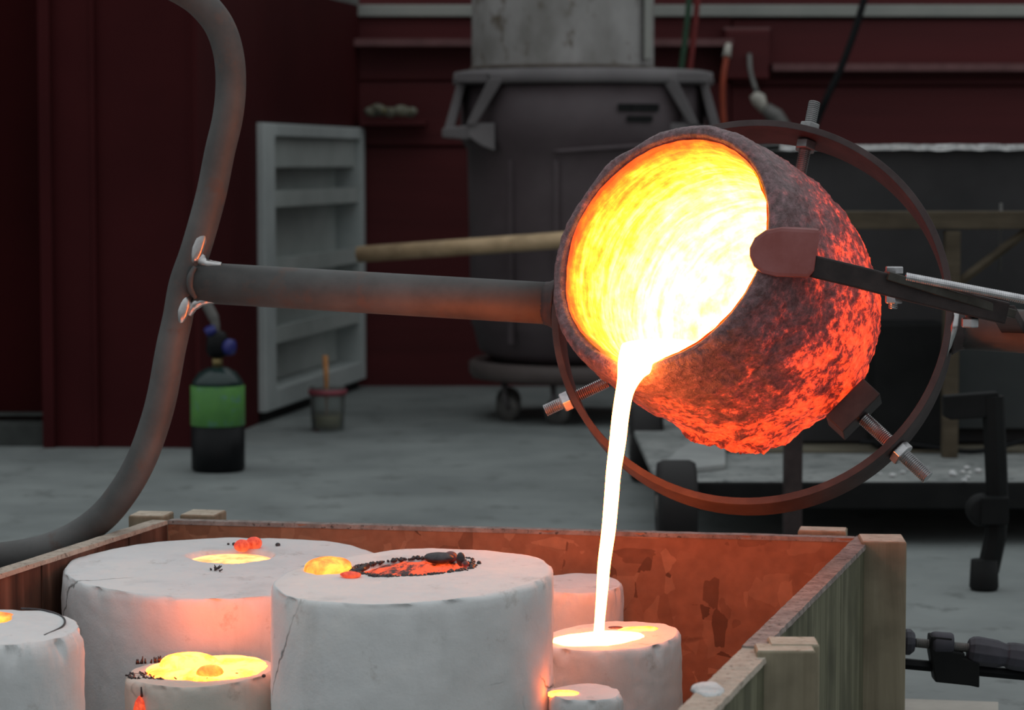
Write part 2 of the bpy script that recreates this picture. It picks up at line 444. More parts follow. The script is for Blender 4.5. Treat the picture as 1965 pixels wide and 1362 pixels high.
# recessed dark door bay at far left with sill
b = MB(); box(b, (c0[0] - 0.45, c0[1] + 0.16, 0.9), (0.9, 0.02, 1.8))
box(b, (c0[0] - 0.006, c0[1] + 0.08, 0.9), (0.012, 0.16, 1.8))
tag(b.build('door_1', mottled('deep_red_door', (0.030, 0.0058, 0.0062), (0.040, 0.0072, 0.0078), 2, 0.9, 0, 0.02)), 'deep red recessed door at the far left', kind='structure')
b = MB(); box(b, (c0[0] - 0.45, c0[1] + 0.075, 0.028), (0.87, 0.11, 0.056)); box(b, (c0[0] - 0.45, c0[1] + 0.12, 0.070), (0.87, 0.05, 0.008))
tag(b.build('trim_6', mottled('grey_green_sill', (0.032, 0.036, 0.034), (0.055, 0.062, 0.058), 12, 0.7), bevel=0.004), 'dark grey sill under the recessed door', kind='structure')

# ================================================================== WHITE SHELF CABINET (set into the red side face)
A = Vector((f1[0], f1[1], 0)); B = Vector((c2[0], c2[1] - 0.02, 0)); L = (B - A).length
dx = (B - A).normalized(); nx = Vector((dx.y, -dx.x, 0))   # nx points to the camera's right, out of the cabinet
ax = (dx, -nx, Vector((0, 0, 1)))
cab = empty('shelf_cabinet', A + dx * (L / 2), 'white open shelf unit with four compartments against the dark red wall', 'shelf')
DEP = 0.08
def cb(s0, s1, z0, z1, d0, d1, name, mat=WHITE, bev=0.004, lab=None):
    m = MB(); box(m, A + dx * ((s0 + s1) / 2) - nx * ((d0 + d1) / 2) + Vector((0, 0, (z0 + z1) / 2)), (s1 - s0, d1 - d0, z1 - z0), ax)
    return m.build(name, mat, cab, bevel=bev, label=lab)
cb(0.0, 0.11, 0.03, CABZ, -0.02, DEP, 'side_panel')
cb(L - 0.05, L, 0.03, CABZ, -0.02, DEP, 'side_panel')
cb(0.112, L - 0.052, CABZ - 0.035, CABZ, -0.02, DEP, 'top_panel')
cb(0.112, L - 0.052, CABZ - 0.12, CABZ - 0.037, 0.0, 0.03, 'header_rail', WHITEIN)
cb(0.112, L - 0.052, 0.03, 0.085, -0.02, DEP, 'bottom_panel')
cb(0.112, L - 0.052, 0.087, CABZ - 0.04, DEP - 0.02, DEP, 'back_panel', WHITEIN)
for z in (0.215, 0.40, 0.585):
    sh = cb(0.112, L - 0.052, z, z + 0.012, 0.0, DEP - 0.022, 'shelf')
    m = MB(); box(m, A + dx * (L / 2 + .03) + nx * 0.006 + Vector((0, 0, z + 0.014)), (L - 0.164, 0.010, 0.045), ax)
    m.build('shelf_lip', WHITEIN, sh)
m = MB(); box(m, A + dx * (L / 2) - nx * 0.05 + Vector((0, 0, 0.015)), (L - 0.04, 0.10, 0.03), ax); m.build('plinth', BLACKM, cab)

# ================================================================== RUBBISH BIN ON CASTER DOLLY
TY = 7.14; tc = at(1118, 700, TY); tx = tc.x
zt = lambda py: at(1118, py, TY).z
bin_ = empty('rubbish_bin', (tx, TY, 0), 'large round grey plastic rubbish bin with side handles standing on a wheeled base', 'bin')
zr = zt(140); zb = zt(690)
prof = [(0.0, zb), (0.24, zb), (0.285, zb + 0.03), (0.30, zb + 0.09)]
prof += [(0.306 + 0.014 * t, zb + 0.10 + (zr - zb - 0.14) * t) for t in (0, .2, .4, .6, .74)]
prof += [(0.333, zb + 0.10 + (zr - zb - 0.14) * .78), (0.336, zr - 0.04)]
m = MB(); lathe(m, [(r, z) for r, z in prof], 64, Matrix.Translation((tx, TY, 0)))
m.build('bin_body', GREYPL, bin_)
m = MB(); lathe(m, [(0.30, zr - 0.036), (0.352, zr - 0.036), (0.356, zr - 0.026), (0.352, zr), (0.33, zr + 0.004), (0.30, zr + 0.004), (0.30, zr - 0.036)], 64, Matrix.Translation((tx, TY, 0)))
m.build('bin_rim', GREYPL2, bin_)
# recessed front ribs and moulded panel lines
for a in (-128, -104, -76, -52):
    d = Vector((math.cos(R(a)), math.sin(R(a)), 0)); 
    m = MB(); box(m, Vector((tx, TY, (zb + zr) / 2 - 0.09)) + d * 0.318, (0.016, 0.014, (zr - zb) * 0.62), (d, Vector((-d.y, d.x, 0)), Vector((0, 0, 1))))
    m.build('rib', GREYPL, bin_, bevel=0.003)
m = MB(); tube(m, [Vector((tx + .334 * math.cos(R(a)), TY + .334 * math.sin(R(a)), zt(292) + .02 * abs(a + 105) / 50)) for a in range(-105, -45, 4)], .006, 8); m.build('moulded_step', GREYPL, bin_)
# side handles: flared brackets
for s, hm in ((-1, GREYPL2), (1, GREYPL2)):
    P = lambda px, py, y: at(1118 + s * (1118 - px), py, y)
    m = MB()
    extrude_poly(m, [P(880, 150, TY - .16), P(896, 150, TY - .16), P(868, 262, TY - .18), P(848, 262, TY - .18)], (0, 0.10, 0))
    extrude_poly(m, [P(938, 150, TY - .28), P(968, 150, TY - .28), P(912, 240, TY - .26), P(894, 240, TY - .26)], (0, 0.05, 0))
    extrude_poly(m, [P(848, 246, TY - .19), P(900, 240, TY - .24), P(900, 268, TY - .24), P(848, 264, TY - .19)], (0, 0.10, 0))
    extrude_poly(m, [P(898, 236, TY - .25), P(950, 236, TY - .25), P(950, 290, TY - .25), P(925, 280, TY - .25), P(898, 262, TY - .25)], (0, 0.06, 0))
    extrude_poly(m, [P(876, 138, TY - .20), P(935, 138, TY - .26), P(935, 158, TY - .26), P(876, 158, TY - .20)], (0, 0.12, 0))
    h = m.build('handle', hm, bin_, bevel=0.004)
# dark printed marks on the bin front (illegible in the photograph)
for (px, py, w, h_) in ((1210, 206, 62, 14), (1238, 206, 60, 14), (1225, 228, 54, 12)):
    p = at(px, py, TY - 0.30); a = math.atan2(p.y - TY, p.x - tx); d = Vector((math.cos(a), math.sin(a), 0))
    m = MB(); box(m, Vector((tx, TY, p.z)) + d * 0.338, (0.004, w / 735, h_ / 735), (d, Vector((-d.y, d.x, 0)), Vector((0, 0, 1))))
    m.build('printed_mark', BLACKM, bin_)
# dolly
m = MB(); lathe(m, [(0.0, zb - 0.035), (0.26, zb - 0.045), (0.305, zb - 0.045), (0.312, zb - 0.03), (0.312, zb - 0.003), (0.30, zb + 0.004), (0.29, zb - 0.001), (0, zb - 0.001)], 64, Matrix.Translation((tx, TY, 0)))
dolly = empty('bin_dolly', (tx, TY, 0), 'round grey caster dolly carrying the rubbish bin', 'dolly')
m.build('dolly_tray', mottled('brown_grey_plastic', (0.085, 0.068, 0.064), (0.115, 0.095, 0.09), 6, 0.5), dolly)
for a in (-150, -108, -60, 30, 150):
    d = Vector((math.cos(R(a)), math.sin(R(a)), 0)) * 0.235
    c = Vector((tx, TY, 0.036)) + d
    m = MB(); lathe(m, [(0.0, -.013), (0.022, -.014), (0.024, -.012), (0.034, -.011), (0.036, -.006), (0.036, .006), (0.034, .011), (0.024, .012), (0.022, .014), (0, .013)], 24, axisM(c, (0.5, 1, 0)))
    w = m.build('caster_wheel', GREYMETAL, dolly)
    m = MB(); tube(m, [c + Vector((0, -0.018, 0)), c + Vector((-.01, -0.018, 0.03)), Vector((c.x - .012, c.y, zb - 0.047))], 0.008, 8); m.build('caster_fork', GREYPL2, dolly)

# drum standing on the bin's lid
drum = empty('metal_drum', (at(1080, 130, TY).x, TY, zr), 'weathered pale galvanised metal drum standing on top of the rubbish bin', 'drum')
dxm = at(1080, 130, TY).x; dr = 0.248
m = MB(); prof = [(0, zr + .006), (dr - .004, zr + .006), (dr, zr + .012)] + [(dr + (0.006 if i in (9, 10) else 0), zr + 0.014 + i * 0.034) for i in range(0, 14)] + [(0, zr + 0.47)]
lathe(m, prof, 64, Matrix.Translation((dxm, TY, 0))); m.build('drum_body', DRUM, drum)
m = MB(); lathe(m, [(dr - .01, zr + .005), (dr + .005, zr + .005), (dr + .006, zr + .014), (dr + .001, zr + .016)], 64, Matrix.Translation((dxm, TY, 0))); m.build('bottom_rim', mottled('brown_rim', (0.07, 0.055, 0.045), (0.13, 0.11, 0.09), 20, 0.7), drum)
m = MB(); box(m, (at(1243, 50, TY - .14).x, TY - .135, zr + 0.21), (0.02, 0.03, 0.36)); m.build('seam_strip', PALESIDING, drum, bevel=0.004)
m = MB(); lathe(m, [(0, zr - .02), (0.30, zr - .02), (0.302, zr + .002), (0, zr + .0045)], 64, Matrix.Translation((tx, TY, 0))); m.build('bin_lid', GREYPL, bin_)

# ledge with the dirty glove
gz = zw(222, 8.0)
b = MB(); box(b, (xw(755, 8.0), YW - 0.06, gz - 0.02), (0.20, 0.12, 0.016)); tag(b.build('wall_bracket_shelf', REDLAP), 'small dark red ledge on the back wall under the crumpled glove', 'shelf')
m = MB()
for i, (px, pz, r) in enumerate(((712, 212, .022), (730, 212, .026), (750, 213, .022), (768, 214, .024), (788, 214, .02))):
    c = at(px, pz, 8.0); c.z = gz + r * 0.55
    def fn(v, i=i): return v * (1 + 0.35 * fbm(v + Vector((i, 0, 0)), 30, 3))
    lathe(m, [(r * math.sin(t) * 1.1, r * .75 * math.cos(t)) for t in [math.pi * k / 10 for k in range(11)]], 16, Matrix.Translation(c), fn=fn)
tag(m.build('work_glove', GLOVE, loc=at(750, 222, 8.0)), 'crumpled dirty grey work glove on the small wall ledge', 'glove')

# wooden pole: floats just in front of the shelf unit and runs behind the crucible
p0 = at(688, 488, 6.90); p1 = at(1046, 463, 6.72); pd = (p1 - p0)
m = MB(); tube(m, [p0, p1, p0 + pd * 1.3], 0.0215, 16)
tag(m.build('wooden_pole', DOWEL, loc=p0), 'pale round wooden pole sticking out level from behind the crucible to the shelf unit', 'pole')

# ================================================================== ELECTRICS AND HOSES ON THE BACK WALL
eb = empty('electrical_box', at(1432, 150, YW), 'dark red painted electrical box on the back wall above the crucible', 'box')
pc = at(1432, 105, YW - .05)
m = MB(); box(m, (pc.x, YW - 0.045, pc.z), (0.135, 0.09, 0.15)); m.build('box_body', REDLAP, eb, bevel=0.006)
m = MB(); box(m, (pc.x, YW - 0.03, pc.z + 0.079), (0.14, 0.10, 0.008)); m.build('box_hood', bpy.data.materials['worn_red_ledge'], eb)
pts = [at(1398, 85, YW - .10), at(1394, 110, YW - .12)]
m = MB(); tube(m, pts, [0.010, 0.014], 10); plug = m.build('plug', CREAM, loc=pts[0]); tag(plug, 'pale plug on the orange cord at the electrical box', 'plug')
m = MB(); tube(m, spline([at(1394, 110, YW - .12), at(1388, 150, YW - .13), at(1387, 200, YW - .13), at(1392, 260, YW - .13), at(1410, 420, YW - .10), at(1420, 700, YW - .10), onz(1440, 742, 0.009)], 6), 0.009, 8)
tag(m.build('orange_cord', CORDORANGE, loc=at(1388, 150, YW - .13)), 'orange power cord hanging down from the electrical box', 'cord')
m = MB(); tube(m, spline([at(1438, 105, YW - .10), at(1440, 135, YW - .15), at(1448, 165, YW - .2), at(1456, 186, YW - .2)], 6), 0.008, 8)
tag(m.build('grey_cord', GREYMETAL, loc=at(1438, 105, YW - .1)), 'short grey cord from the electrical box to the cream connector', 'cord')
con = empty('hanging_connector', at(1458, 200, YW - .2), 'cream and grey connector hanging on the cord in front of the red wall', 'connector')
m = MB(); tube(m, [at(1445, 180, YW - .2), at(1455, 190, YW - .2), at(1468, 214, YW - .2)], [.014, .024, .013], 12); m.build('cream_body', CREAM, con)
m = MB(); tube(m, [at(1468, 206, YW - .2), at(1486, 222, YW - .2), at(1520, 270, YW - .2)], [.018, .028, .026], 12); m.build('grey_sleeve', GREYMETAL, con)
for nm, mt, xs, lab in (('green_hose', HOSEGREEN, (1322, 1314, 1302, 1292), 'green gas hose hanging in front of the back wall'), ('red_hose', HOSERED, (1338, 1330, 1318, 1308), 'dark red gas hose hanging beside the green hose')):
    m = MB(); tube(m, spline([at(xs[0] + 4, -120, 7.6), at(xs[0], 0, 7.6), at(xs[1], 80, 7.6), at(xs[2], 180, 7.6), at(xs[3], 300, 7.6), at(xs[3] + 20, 560, 7.7), onz(xs[3] + 60, 765, .011)], 6), 0.0085, 8)
    tag(m.build(nm, mt, loc=at(xs[0], 0, 7.6)), lab, 'hose')
m = MB(); tube(m, spline([at(1690, -110, 7.3), at(1658, 0, 7.3), at(1640, 60, 7.3), at(1612, 135, 7.3), at(1588, 185, 7.3), at(1560, 260, 7.3), at(1530, 420, 7.2), at(1520, 600, 7.2), onz(1520, 770, .010)], 6), 0.010, 8)
tag(m.build('black_cable', BLACKG, loc=at(1658, 0, 7.3)), 'thin black cable slanting down the wall towards the top bolt', 'cable')

# ================================================================== FURNACE ON LOW TROLLEY (right background)
YF, YB = 4.72, 5.35
zd = at(1700, 926, YF).z; zd0 = at(1700, 1003, YF).z
xl = at(1262, 926, YF).x; xr = 1.6
tr = empty('low_trolley', ((xl + xr) / 2, (YF + YB) / 2, 0), 'low black steel trolley with a dusty grey deck under the furnace', 'trolley')
m = MB(); box(m, ((xl + xr) / 2, YF + 0.03, (zd + zd0) / 2 + .012), (xr - xl, 0.05, zd - zd0 - .024)); m.build('front_beam', BLACKM, tr, bevel=0.004)
m = MB(); box(m, ((xl + xr) / 2, YB + 0.5, (zd + zd0) / 2 + .012), (xr - xl, 0.05, zd - zd0 - .024)); m.build('rear_beam', BLACKM, tr, bevel=0.004)
m = MB(); box(m, ((xl + xr) / 2, YF + 0.60, zd - .006), (xr - xl, 1.18, 0.014)); m.build('deck_plate', DECK, tr, bevel=0.003)
for (px, Y) in ((1293, YF - 0.02), (1293, YB + .4)):
    cx = at(px, 960, YF).x
    m = MB(); lathe(m, [(0, -.03), (.045, -.034), (.055, -.036), (.078, -.034), (.083, -.024), (.083, .024), (.078, .034), (.055, .036), (.045, .034), (0, .03)], 40, axisM((cx - 0.0, Y - .05, 0.083), (1, 0, 0)))
    w = m.build('wheel', RUBBER, tr)
    m = MB(); lathe(m, [(0, -.037), (.02, -.037), (.022, .037), (0, .037)], 20, axisM((cx, Y - .05, 0.083), (1, 0, 0))); m.build('hub', GREYMETAL, w)
# furnace body
xfl = at(1492, 600, 5.32).x
ztop = at(1700, 279, 5.3).z
fb = empty('furnace', ((xfl + xr) / 2, 5.7, zd), 'big boxy soot black furnace with a white dusty top edge standing on the trolley', 'furnace')
z_base = at(1700, 856, 5.3).z
m = MB(); box(m, ((xfl + xr) / 2 + .02, 5.72, (z_base + ztop) / 2), (xr - xfl - .04, 0.80, ztop - z_base - 0.01)); m.build('furnace_body', BLACKB, fb, bevel=0.006)
m = MB()
n = 60; vs = []; x0, x1 = xfl - 0.0, xr + .01
for i in range(n + 1):
    x = x0 + (x1 - x0) * i / n; w = 0.004 * fbm(Vector((x * 9, 0, 0)), 3, 3)
    vs += [(x, 5.30 + w, ztop - .010 + w), (x, 5.30, ztop + .002 + w), (x, 6.1, ztop + .002 + w), (x, 6.1, ztop - .006)]
fs = []
for i in range(n):
    a = i * 4
    for k in range(4): fs.append((a + k, a + (k + 1) % 4, a + 4 + (k + 1) % 4, a + 4 + k))
m.add(vs, fs); m.build('dusty_top', SNOWY, fb)
m = MB(); box(m, (at(2010, 600, 5.28).x, 5.30, at(1900, 700, 5.3).z), (0.36, 0.03, 0.26)); m.build('door_panel', mottled('grey_black_sheet', (0.034, 0.040, 0.040), (0.05, 0.056, 0.056), 4, 0.7), fb, bevel=0.004)
m = MB(); box(m, (at(1740, 760, 5.24).x, 5.26, at(1760, 735, 5.26).z), (0.14, 0.11, 0.25)); m.build('burner_box', BLACKM, fb, bevel=0.006)
m = MB(); tube(m, spline([at(1650, 848, 5.22), at(1720, 850, 5.2), at(1790, 858, 5.18), at(1850, 866, 5.16), at(1900, 862, 5.16), at(1990, 838, 5.2)], 6), 0.005, 8); m.build('gas_line', BLACKG, fb)
# base board of the furnace
zq = z_base
xq = at(1395, 870, 5.2).x
m = MB(); box(m, ((xq + xr) / 2, 5.60, (zd + zq) / 2 + .0035), (xr - xq, 0.82, zq - zd - .003))
tag(m.build('base_board', TAN, loc=(xq, 5.2, zd), bevel=0.003), 'tan board laid on the trolley deck beneath the furnace', 'board')
m = MB(); prism(m, [tuple(onz(x, y, zd + .002).xy) for x, y in ((1258, 915), (1300, 872), (1352, 838), (1392, 838), (1392, 900))], zd + .0015, zd + .012)
tag(m.build('grey_slab', mottled('pale_cement', (0.26, 0.275, 0.27), (0.33, 0.345, 0.335), 10, 0.9), loc=(xl, 5, zd), bevel=0.002), 'pale grey cement slab on the trolley deck left of the tan board', 'slab')
# loose white crumbs on the deck
m = MB()
for i in range(26):
    px = random.uniform(1640, 1965); p = onz(px, random.uniform(896, 922), zd + .004); r = random.uniform(.003, .008)
    lathe(m, [(0, -r * .4), (r, 0), (r * .6, r * .5), (0, r * .6)], 6, Matrix.Translation(p))
tag(m.build('plaster_crumbs', SNOWY, loc=(0.7, YF, zd)), 'loose white plaster crumbs lying along the front of the trolley deck', 'debris', kind='stuff')

# trestle in front of the furnace
tb = empty('wooden_trestle', (at(1840, 600, 5.12).x, 5.12, zd), 'brown timber rail with a post and diagonal brace in front of the furnace', 'trestle')
rz = at(1800, 422, 5.12).z; xa = at(1560, 422, 5.12).x
BROWNRAIL = wood_mat('brown_rail', (0.060, 0.048, 0.030), (0.085, 0.068, 0.045), (0.11, 0.09, 0.06), (4, 40, 40))
m = MB(); box(m, ((xa + xr) / 2, 5.12, rz), (xr - xa, 0.035, 0.035)); m.build('rail', BROWNRAIL, tb, bevel=0.003)
for px in (1825, 2300):
    m = MB(); x = at(px, 600, 5.12).x; box(m, (x, 5.12, (zd + rz - .02) / 2), (0.03, 0.03, rz - .018 - zd - .004)); m.build('post', BROWNRAIL, tb, bevel=0.003)
m = MB(); tube(m, [at(1836, 545, 5.12), at(1975, 440, 5.12)], 0.009, 4, smooth=False); m.build('brace', BROWNRAIL, tb)
m = MB(); tube(m, [at(1921, 390, 5.15), at(1919, 520, 5.17)], 0.0035, 6)
tag(m.build('thin_rod', GREYMETAL, loc=at(1919, 520, 5.17)), 'thin pale metal rod leaning upright behind the timber rail', 'rod')

# black jack stand / bar
js = empty('steel_stand', onz(1892, 1130, 0), 'tall black steel stand with a bent arm and round foot in front of the furnace', 'stand')
Yj = js.location.y
def seg(pts, w, t, name, mat=BLACKM, bev=0.004, par=js):
    m = MB()
    for a, b_ in zip(pts[:-1], pts[1:]):
        a, b_ = Vector(a), Vector(b_); d = (b_ - a); l = d.length; d.normalize(); y = Vector((0, 1, 0)); x = y.cross(d).normalized()
        box(m, (a + b_) / 2, (w, t, l + w * 0.5), (x, y, d))
    return m.build(name, mat, par, bevel=bev)
m = MB(); tube(m, [at(1905, 760, Yj), at(1910, 860, Yj), at(1914, 960, Yj), at(1910, 1030, Yj), at(1896, 1095, Yj)], 0.0185, 8, smooth=False); m.build('upright', BLACKM, js)
m = MB(); extrude_poly(m, [at(x, y, Yj - .012) for x, y in ((1812, 760), (1915, 752), (1922, 770), (1890, 802), (1826, 806), (1812, 800))], (0, .026, 0)); m.build('arm', BLACKM, js, bevel=.003)
m = MB(); lathe(m, [(0, 0), (0.021, 0), (0.024, 0.006), (0.022, 0.05), (0, 0.052)], 24, Matrix.Translation(onz(1888, 1132, 0.0))); m.build('foot', BLACKM, js)
m = MB(); lathe(m, [(0, -.024), (.02, -.024), (.026, -.014), (.026, .014), (.02, .024), (0, .024)], 24, axisM(at(1884, 978, Yj - .01), (0.1, 1, 0)))
box(m, at(1906, 978, Yj - .02), (0.045, 0.04, 0.045)); m.build('clamp_knob', BLACKM, js, bevel=0.003)
# black upright post between trolley and moulds
pb = onz(1522, 1075, 0)
m = MB(); box(m, (pb.x, pb.y + .02, 0.145), (0.032, 0.032, 0.29)); box(m, (pb.x, pb.y + .02, 0.006), (0.09, 0.09, 0.012))
tag(m.build('steel_post', DARKSTEEL, loc=(pb.x, pb.y, 0), bevel=0.003), 'short dark steel post standing in front of the trolley below the crucible', 'post')

# ================================================================== PROPANE CYLINDER AND JAR
gb = onz(419, 903, 0); GY = gb.y
gc = empty('gas_cylinder', (gb.x, GY, 0), 'small dark gas cylinder with a green label and torch valve on the floor', 'gas cylinder')
T = Matrix.Translation((gb.x, GY, 0)); gr = 0.0605
zg = lambda py: at(419, py, GY).z
m = MB(); lathe(m, [(0, 0), (gr - .005, 0), (gr + .0003, .006), (gr + .0003, zg(815))], 40, T); m.build('lower_body', BLACKG, gc)
m = MB(); lathe(m, [(gr, zg(815)), (gr + .001, zg(814)), (gr + .001, zg(740)), (gr, zg(739))], 40, T); m.build('label_band', GREEN, gc)
m = MB(); lathe(m, [(gr - .001, zg(740)), (gr - .004, zg(730)), (gr - .018, zg(714)), (gr - .035, zg(706)), (0.014, zg(703)), (0, zg(703))], 40, T); m.build('shoulder', DKGREEN, gc)
m = MB(); lathe(m, [(0, zg(704)), (.012, zg(704)), (.012, zg(684)), (0, zg(684))], 20, T); m.build('neck', BRASS, gc)
m = MB(); lathe(m, [(0, zg(684)), (.02, zg(684)), (.026, zg(672)), (.024, zg(645)), (.016, zg(636)), (0, zg(634))], 20, T); vlv = m.build('valve', BLACKG, gc)
m = MB(); lathe(m, [(0, -.01), (.017, -.01), (.019, 0), (.017, .01), (0, .01)], 16, axisM(at(440, 666, GY - .01), (1, -.4, 0))); m.build('knob', BLUE, vlv)
m = MB(); lathe(m, [(0, -.008), (.013, -.008), (.013, .008), (0, .008)], 16, axisM(at(404, 634, GY - .01), (-.4, -.4, 1))); m.build('igniter', BLUE, vlv)
m = MB(); tube(m, spline([at(414, 640, GY), at(412, 615, GY), at(400, 590, GY), at(392, 572, GY)], 5), [.010] * 6 + [.012] * 10, 12); m.build('torch_tube', GREYMETAL, gc)

jb = onz(629, 826, 0)
T = Matrix.Translation((jb.x, jb.y, 0)); zj = lambda py: at(629, py, jb.y).z
jar = empty('plastic_tub', (jb.x, jb.y, 0), 'small cloudy plastic tub with a faded red band and yellowish liquid on the floor', 'tub')
cl, nt, b_ = newmat('cloudy_plastic'); setp(b_, base=(0.62, 0.66, 0.64), rough=0.15, trans=0.9, ior=1.1)
m = MB(); lathe(m, [(0, 0), (.040, 0), (.042, .004), (.047, zj(742)), (.044, zj(742)), (.039, .006), (0, .006)], 36, T); m.build('tub_wall', cl, jar)
m = MB(); lathe(m, [(0, .007), (.0385, .007), (.0405, zj(798)), (0, zj(798))], 36, T); m.build('liquid', YEL, jar)
m = MB(); lathe(m, [(.0465, zj(757)), (.050, zj(757)), (.051, zj(747)), (.047, zj(746)), (.0465, zj(757))], 36, T); m.build('rim_band', REDBAND, jar)
m = MB(); q0 = at(627, 800, jb.y); tube(m, [q0, at(626, 730, jb.y), at(624, 682, jb.y)], [.004, .006, .0075], 10)
tag(m.build('stir_stick', ORANGE, loc=q0), 'orange wooden stir stick standing in the plastic tub', 'stick')

# ================================================================== TIMBER POURING BOX
ZB = 0.27
PL = onz(322, 993, ZB); PR = onz(1639, 1027, ZB)          # rear inner corners of the box rim
dl = (onz(0, 1096, ZB) - PL); dl.normalize()
dr_ = (onz(1330, 1322, ZB) - PR); dr_.normalize()
bx = empty('casting_box', ((PL.x + PR.x) / 2, 2.5, 0), 'open wooden box of strand board and timber holding the plaster moulds', 'box')
def up(v): return Vector((v.x, v.y, 0))
Zv = Vector((0, 0, 1))
def panel(a, b_, n, t, z0, z1, name, mat, bev=0.0):
    """wall panel between ground points a and b, thickened along n"""
    m = MB(); a, b_ = up(a), up(b_); n = up(n) * t
    prism(m, [a, b_, b_ + n, a + n], z0, z1)
    return m.build(name, mat, bx, bevel=bev)
def strip(a, b_, n, t, z, name, mat, seed=0):
    """rough top edge"""
    m = MB(); a, b_ = up(a), up(b_); n = up(n); k = 60; vs = []
    for i in range(k + 1):
        p = a.lerp(b_, i / k)
        e1 = 0.0008 * fbm(p + Vector((seed, 0, 0)), 90, 3); e2 = 0.0008 * fbm(p + Vector((seed, 9, 0)), 90, 3); h = 0.0005 * fbm(p, 50, 3)
        vs += [p + n * (-.0008 + e1) + Zv * (z - .004), p + n * (0 + e1) + Zv * (z + .001 + h), p + n * (t + e2) + Zv * (z + .001 + h), p + n * (t + .0008 + e2) + Zv * (z - .004)]
    fs = []
    for i in range(k):
        for j in range(4): fs.append((i * 4 + j, i * 4 + (j + 1) % 4, i * 4 + 4 + (j + 1) % 4, i * 4 + 4 + j))
    m.add(vs, fs + [(0, 1, 2, 3), (k * 4, k * 4 + 1, k * 4 + 2, k * 4 + 3)])
    return m.build(name, mat, bx)
db = (up(PR) - up(PL)).normalized(); nb = Vector((-db.y, db.x, 0))
panel(PL, PR, nb, 0.016, 0.0, ZB - .004, 'rear_panel', OSB)
strip(PL, PR, nb, 0.016, ZB - .004, 'rear_panel_edge', PANELEDGE, 1)
# left side, brown boards
nl = Vector((dl.y, -dl.x, 0))
if nl.x > 0: nl = -nl
Lend = up(PL) + up(dl) * 1.35
k = 0.0
i = 0
while k < 1.33:
    w = (0.11, 0.085, 0.14, 0.10)[i % 4]
    a = up(PL) + up(dl) * (k + .001); b2 = up(PL) + up(dl) * (min(k + w, 1.35) - .001)
    panel(a + nl * (.001 * (i % 2)), b2 + nl * (.001 * (i % 2)), nl, 0.016, 0, ZB - .004, 'plank', BROWNPLANK, 0.001)
    k += w; i += 1
strip(up(PL) + up(-dl) * .0, Lend, nl, 0.020, ZB - .004, 'left_panel_edge', PALE_EDGE, 3)
# right side, greenish planks; two lengths meeting at the second post
nr = Vector((-dr_.y, dr_.x, 0))
if nr.x < 0: nr = -nr
EX = up(PR) - up(dr_) * 0.018
JN = up(onz(1425, 1232, ZB)); sJ = (JN - EX).dot(up(dr_))
edges = [0.0, 0.085, 0.20, 0.30, 0.42, sJ]
edges = [0.0, 0.16, 0.34, sJ]
for i in range(len(edges) - 1):
    panel(EX + up(dr_) * (edges[i] + .0008), EX + up(dr_) * (edges[i + 1] - .0008), nr, 0.019, 0, ZB - .004, 'plank', PLANK, 0.0012)
strip(EX, EX + up(dr_) * sJ, nr, 0.020, ZB - .004, 'right_panel_edge', PANELEDGE, 5)
e2 = [sJ, sJ + .13, sJ + .26, sJ + .42, sJ + .6]
off = nr * 0.0
for i in range(len(e2) - 1):
    panel(EX + up(dr_) * (e2[i] + .0008) + off, EX + up(dr_) * (e2[i + 1] - .0008) + off, nr, 0.027, 0, ZB - .006, 'plank', PLANK, 0.0012)
strip(EX + up(dr_) * sJ + off, EX + up(dr_) * (sJ + .6) + off, nr, 0.028, ZB - .006, 'right_panel_edge', PALE_EDGE, 8)
# posts
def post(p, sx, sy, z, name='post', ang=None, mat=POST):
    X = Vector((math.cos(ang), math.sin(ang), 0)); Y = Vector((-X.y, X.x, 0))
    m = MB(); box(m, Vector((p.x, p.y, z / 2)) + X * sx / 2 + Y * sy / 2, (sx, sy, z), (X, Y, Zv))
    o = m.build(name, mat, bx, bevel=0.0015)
    m = MB(); box(m, Vector((p.x, p.y, z + .0004)) + X * sx / 2 + Y * sy / 2, (sx - .003, sy - .003, .0008), (X, Y, Zv)); m.build('skylit_end_grain', SKYLIT_ENDGRAIN, o)
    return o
SKYLIT_ENDGRAIN = mottled('skylit_pale_end_grain', (0.42, 0.36, 0.28), (0.56, 0.50, 0.40), 50, 0.85, c3=(0.33, 0.27, 0.20))  # pale end grain, coloured lighter still because the post tops face the sky
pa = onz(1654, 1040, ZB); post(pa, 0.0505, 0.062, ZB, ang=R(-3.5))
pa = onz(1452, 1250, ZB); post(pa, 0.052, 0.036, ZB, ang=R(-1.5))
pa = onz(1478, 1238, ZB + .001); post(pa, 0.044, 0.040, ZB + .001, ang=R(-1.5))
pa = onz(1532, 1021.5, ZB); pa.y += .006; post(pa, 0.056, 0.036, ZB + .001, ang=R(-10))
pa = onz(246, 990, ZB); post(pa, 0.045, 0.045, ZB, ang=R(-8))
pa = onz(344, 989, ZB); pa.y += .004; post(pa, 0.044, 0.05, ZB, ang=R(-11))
# plaster smear on the near rim
pa = onz(1360, 1312, ZB)
m = MB(); lathe(m, [(0, .0010), (.012, .0009), (.018, .0004), (.019, -.003), (0, -.003)], 20, Matrix.Translation((pa.x, pa.y, ZB - .004)), fn=lambda v: Vector((v.x * .7, v.y * 1.5, v.z)) * (1 + .3 * fbm(v, 60, 2)))
m.build('plaster_smear', SNOWY, bx)

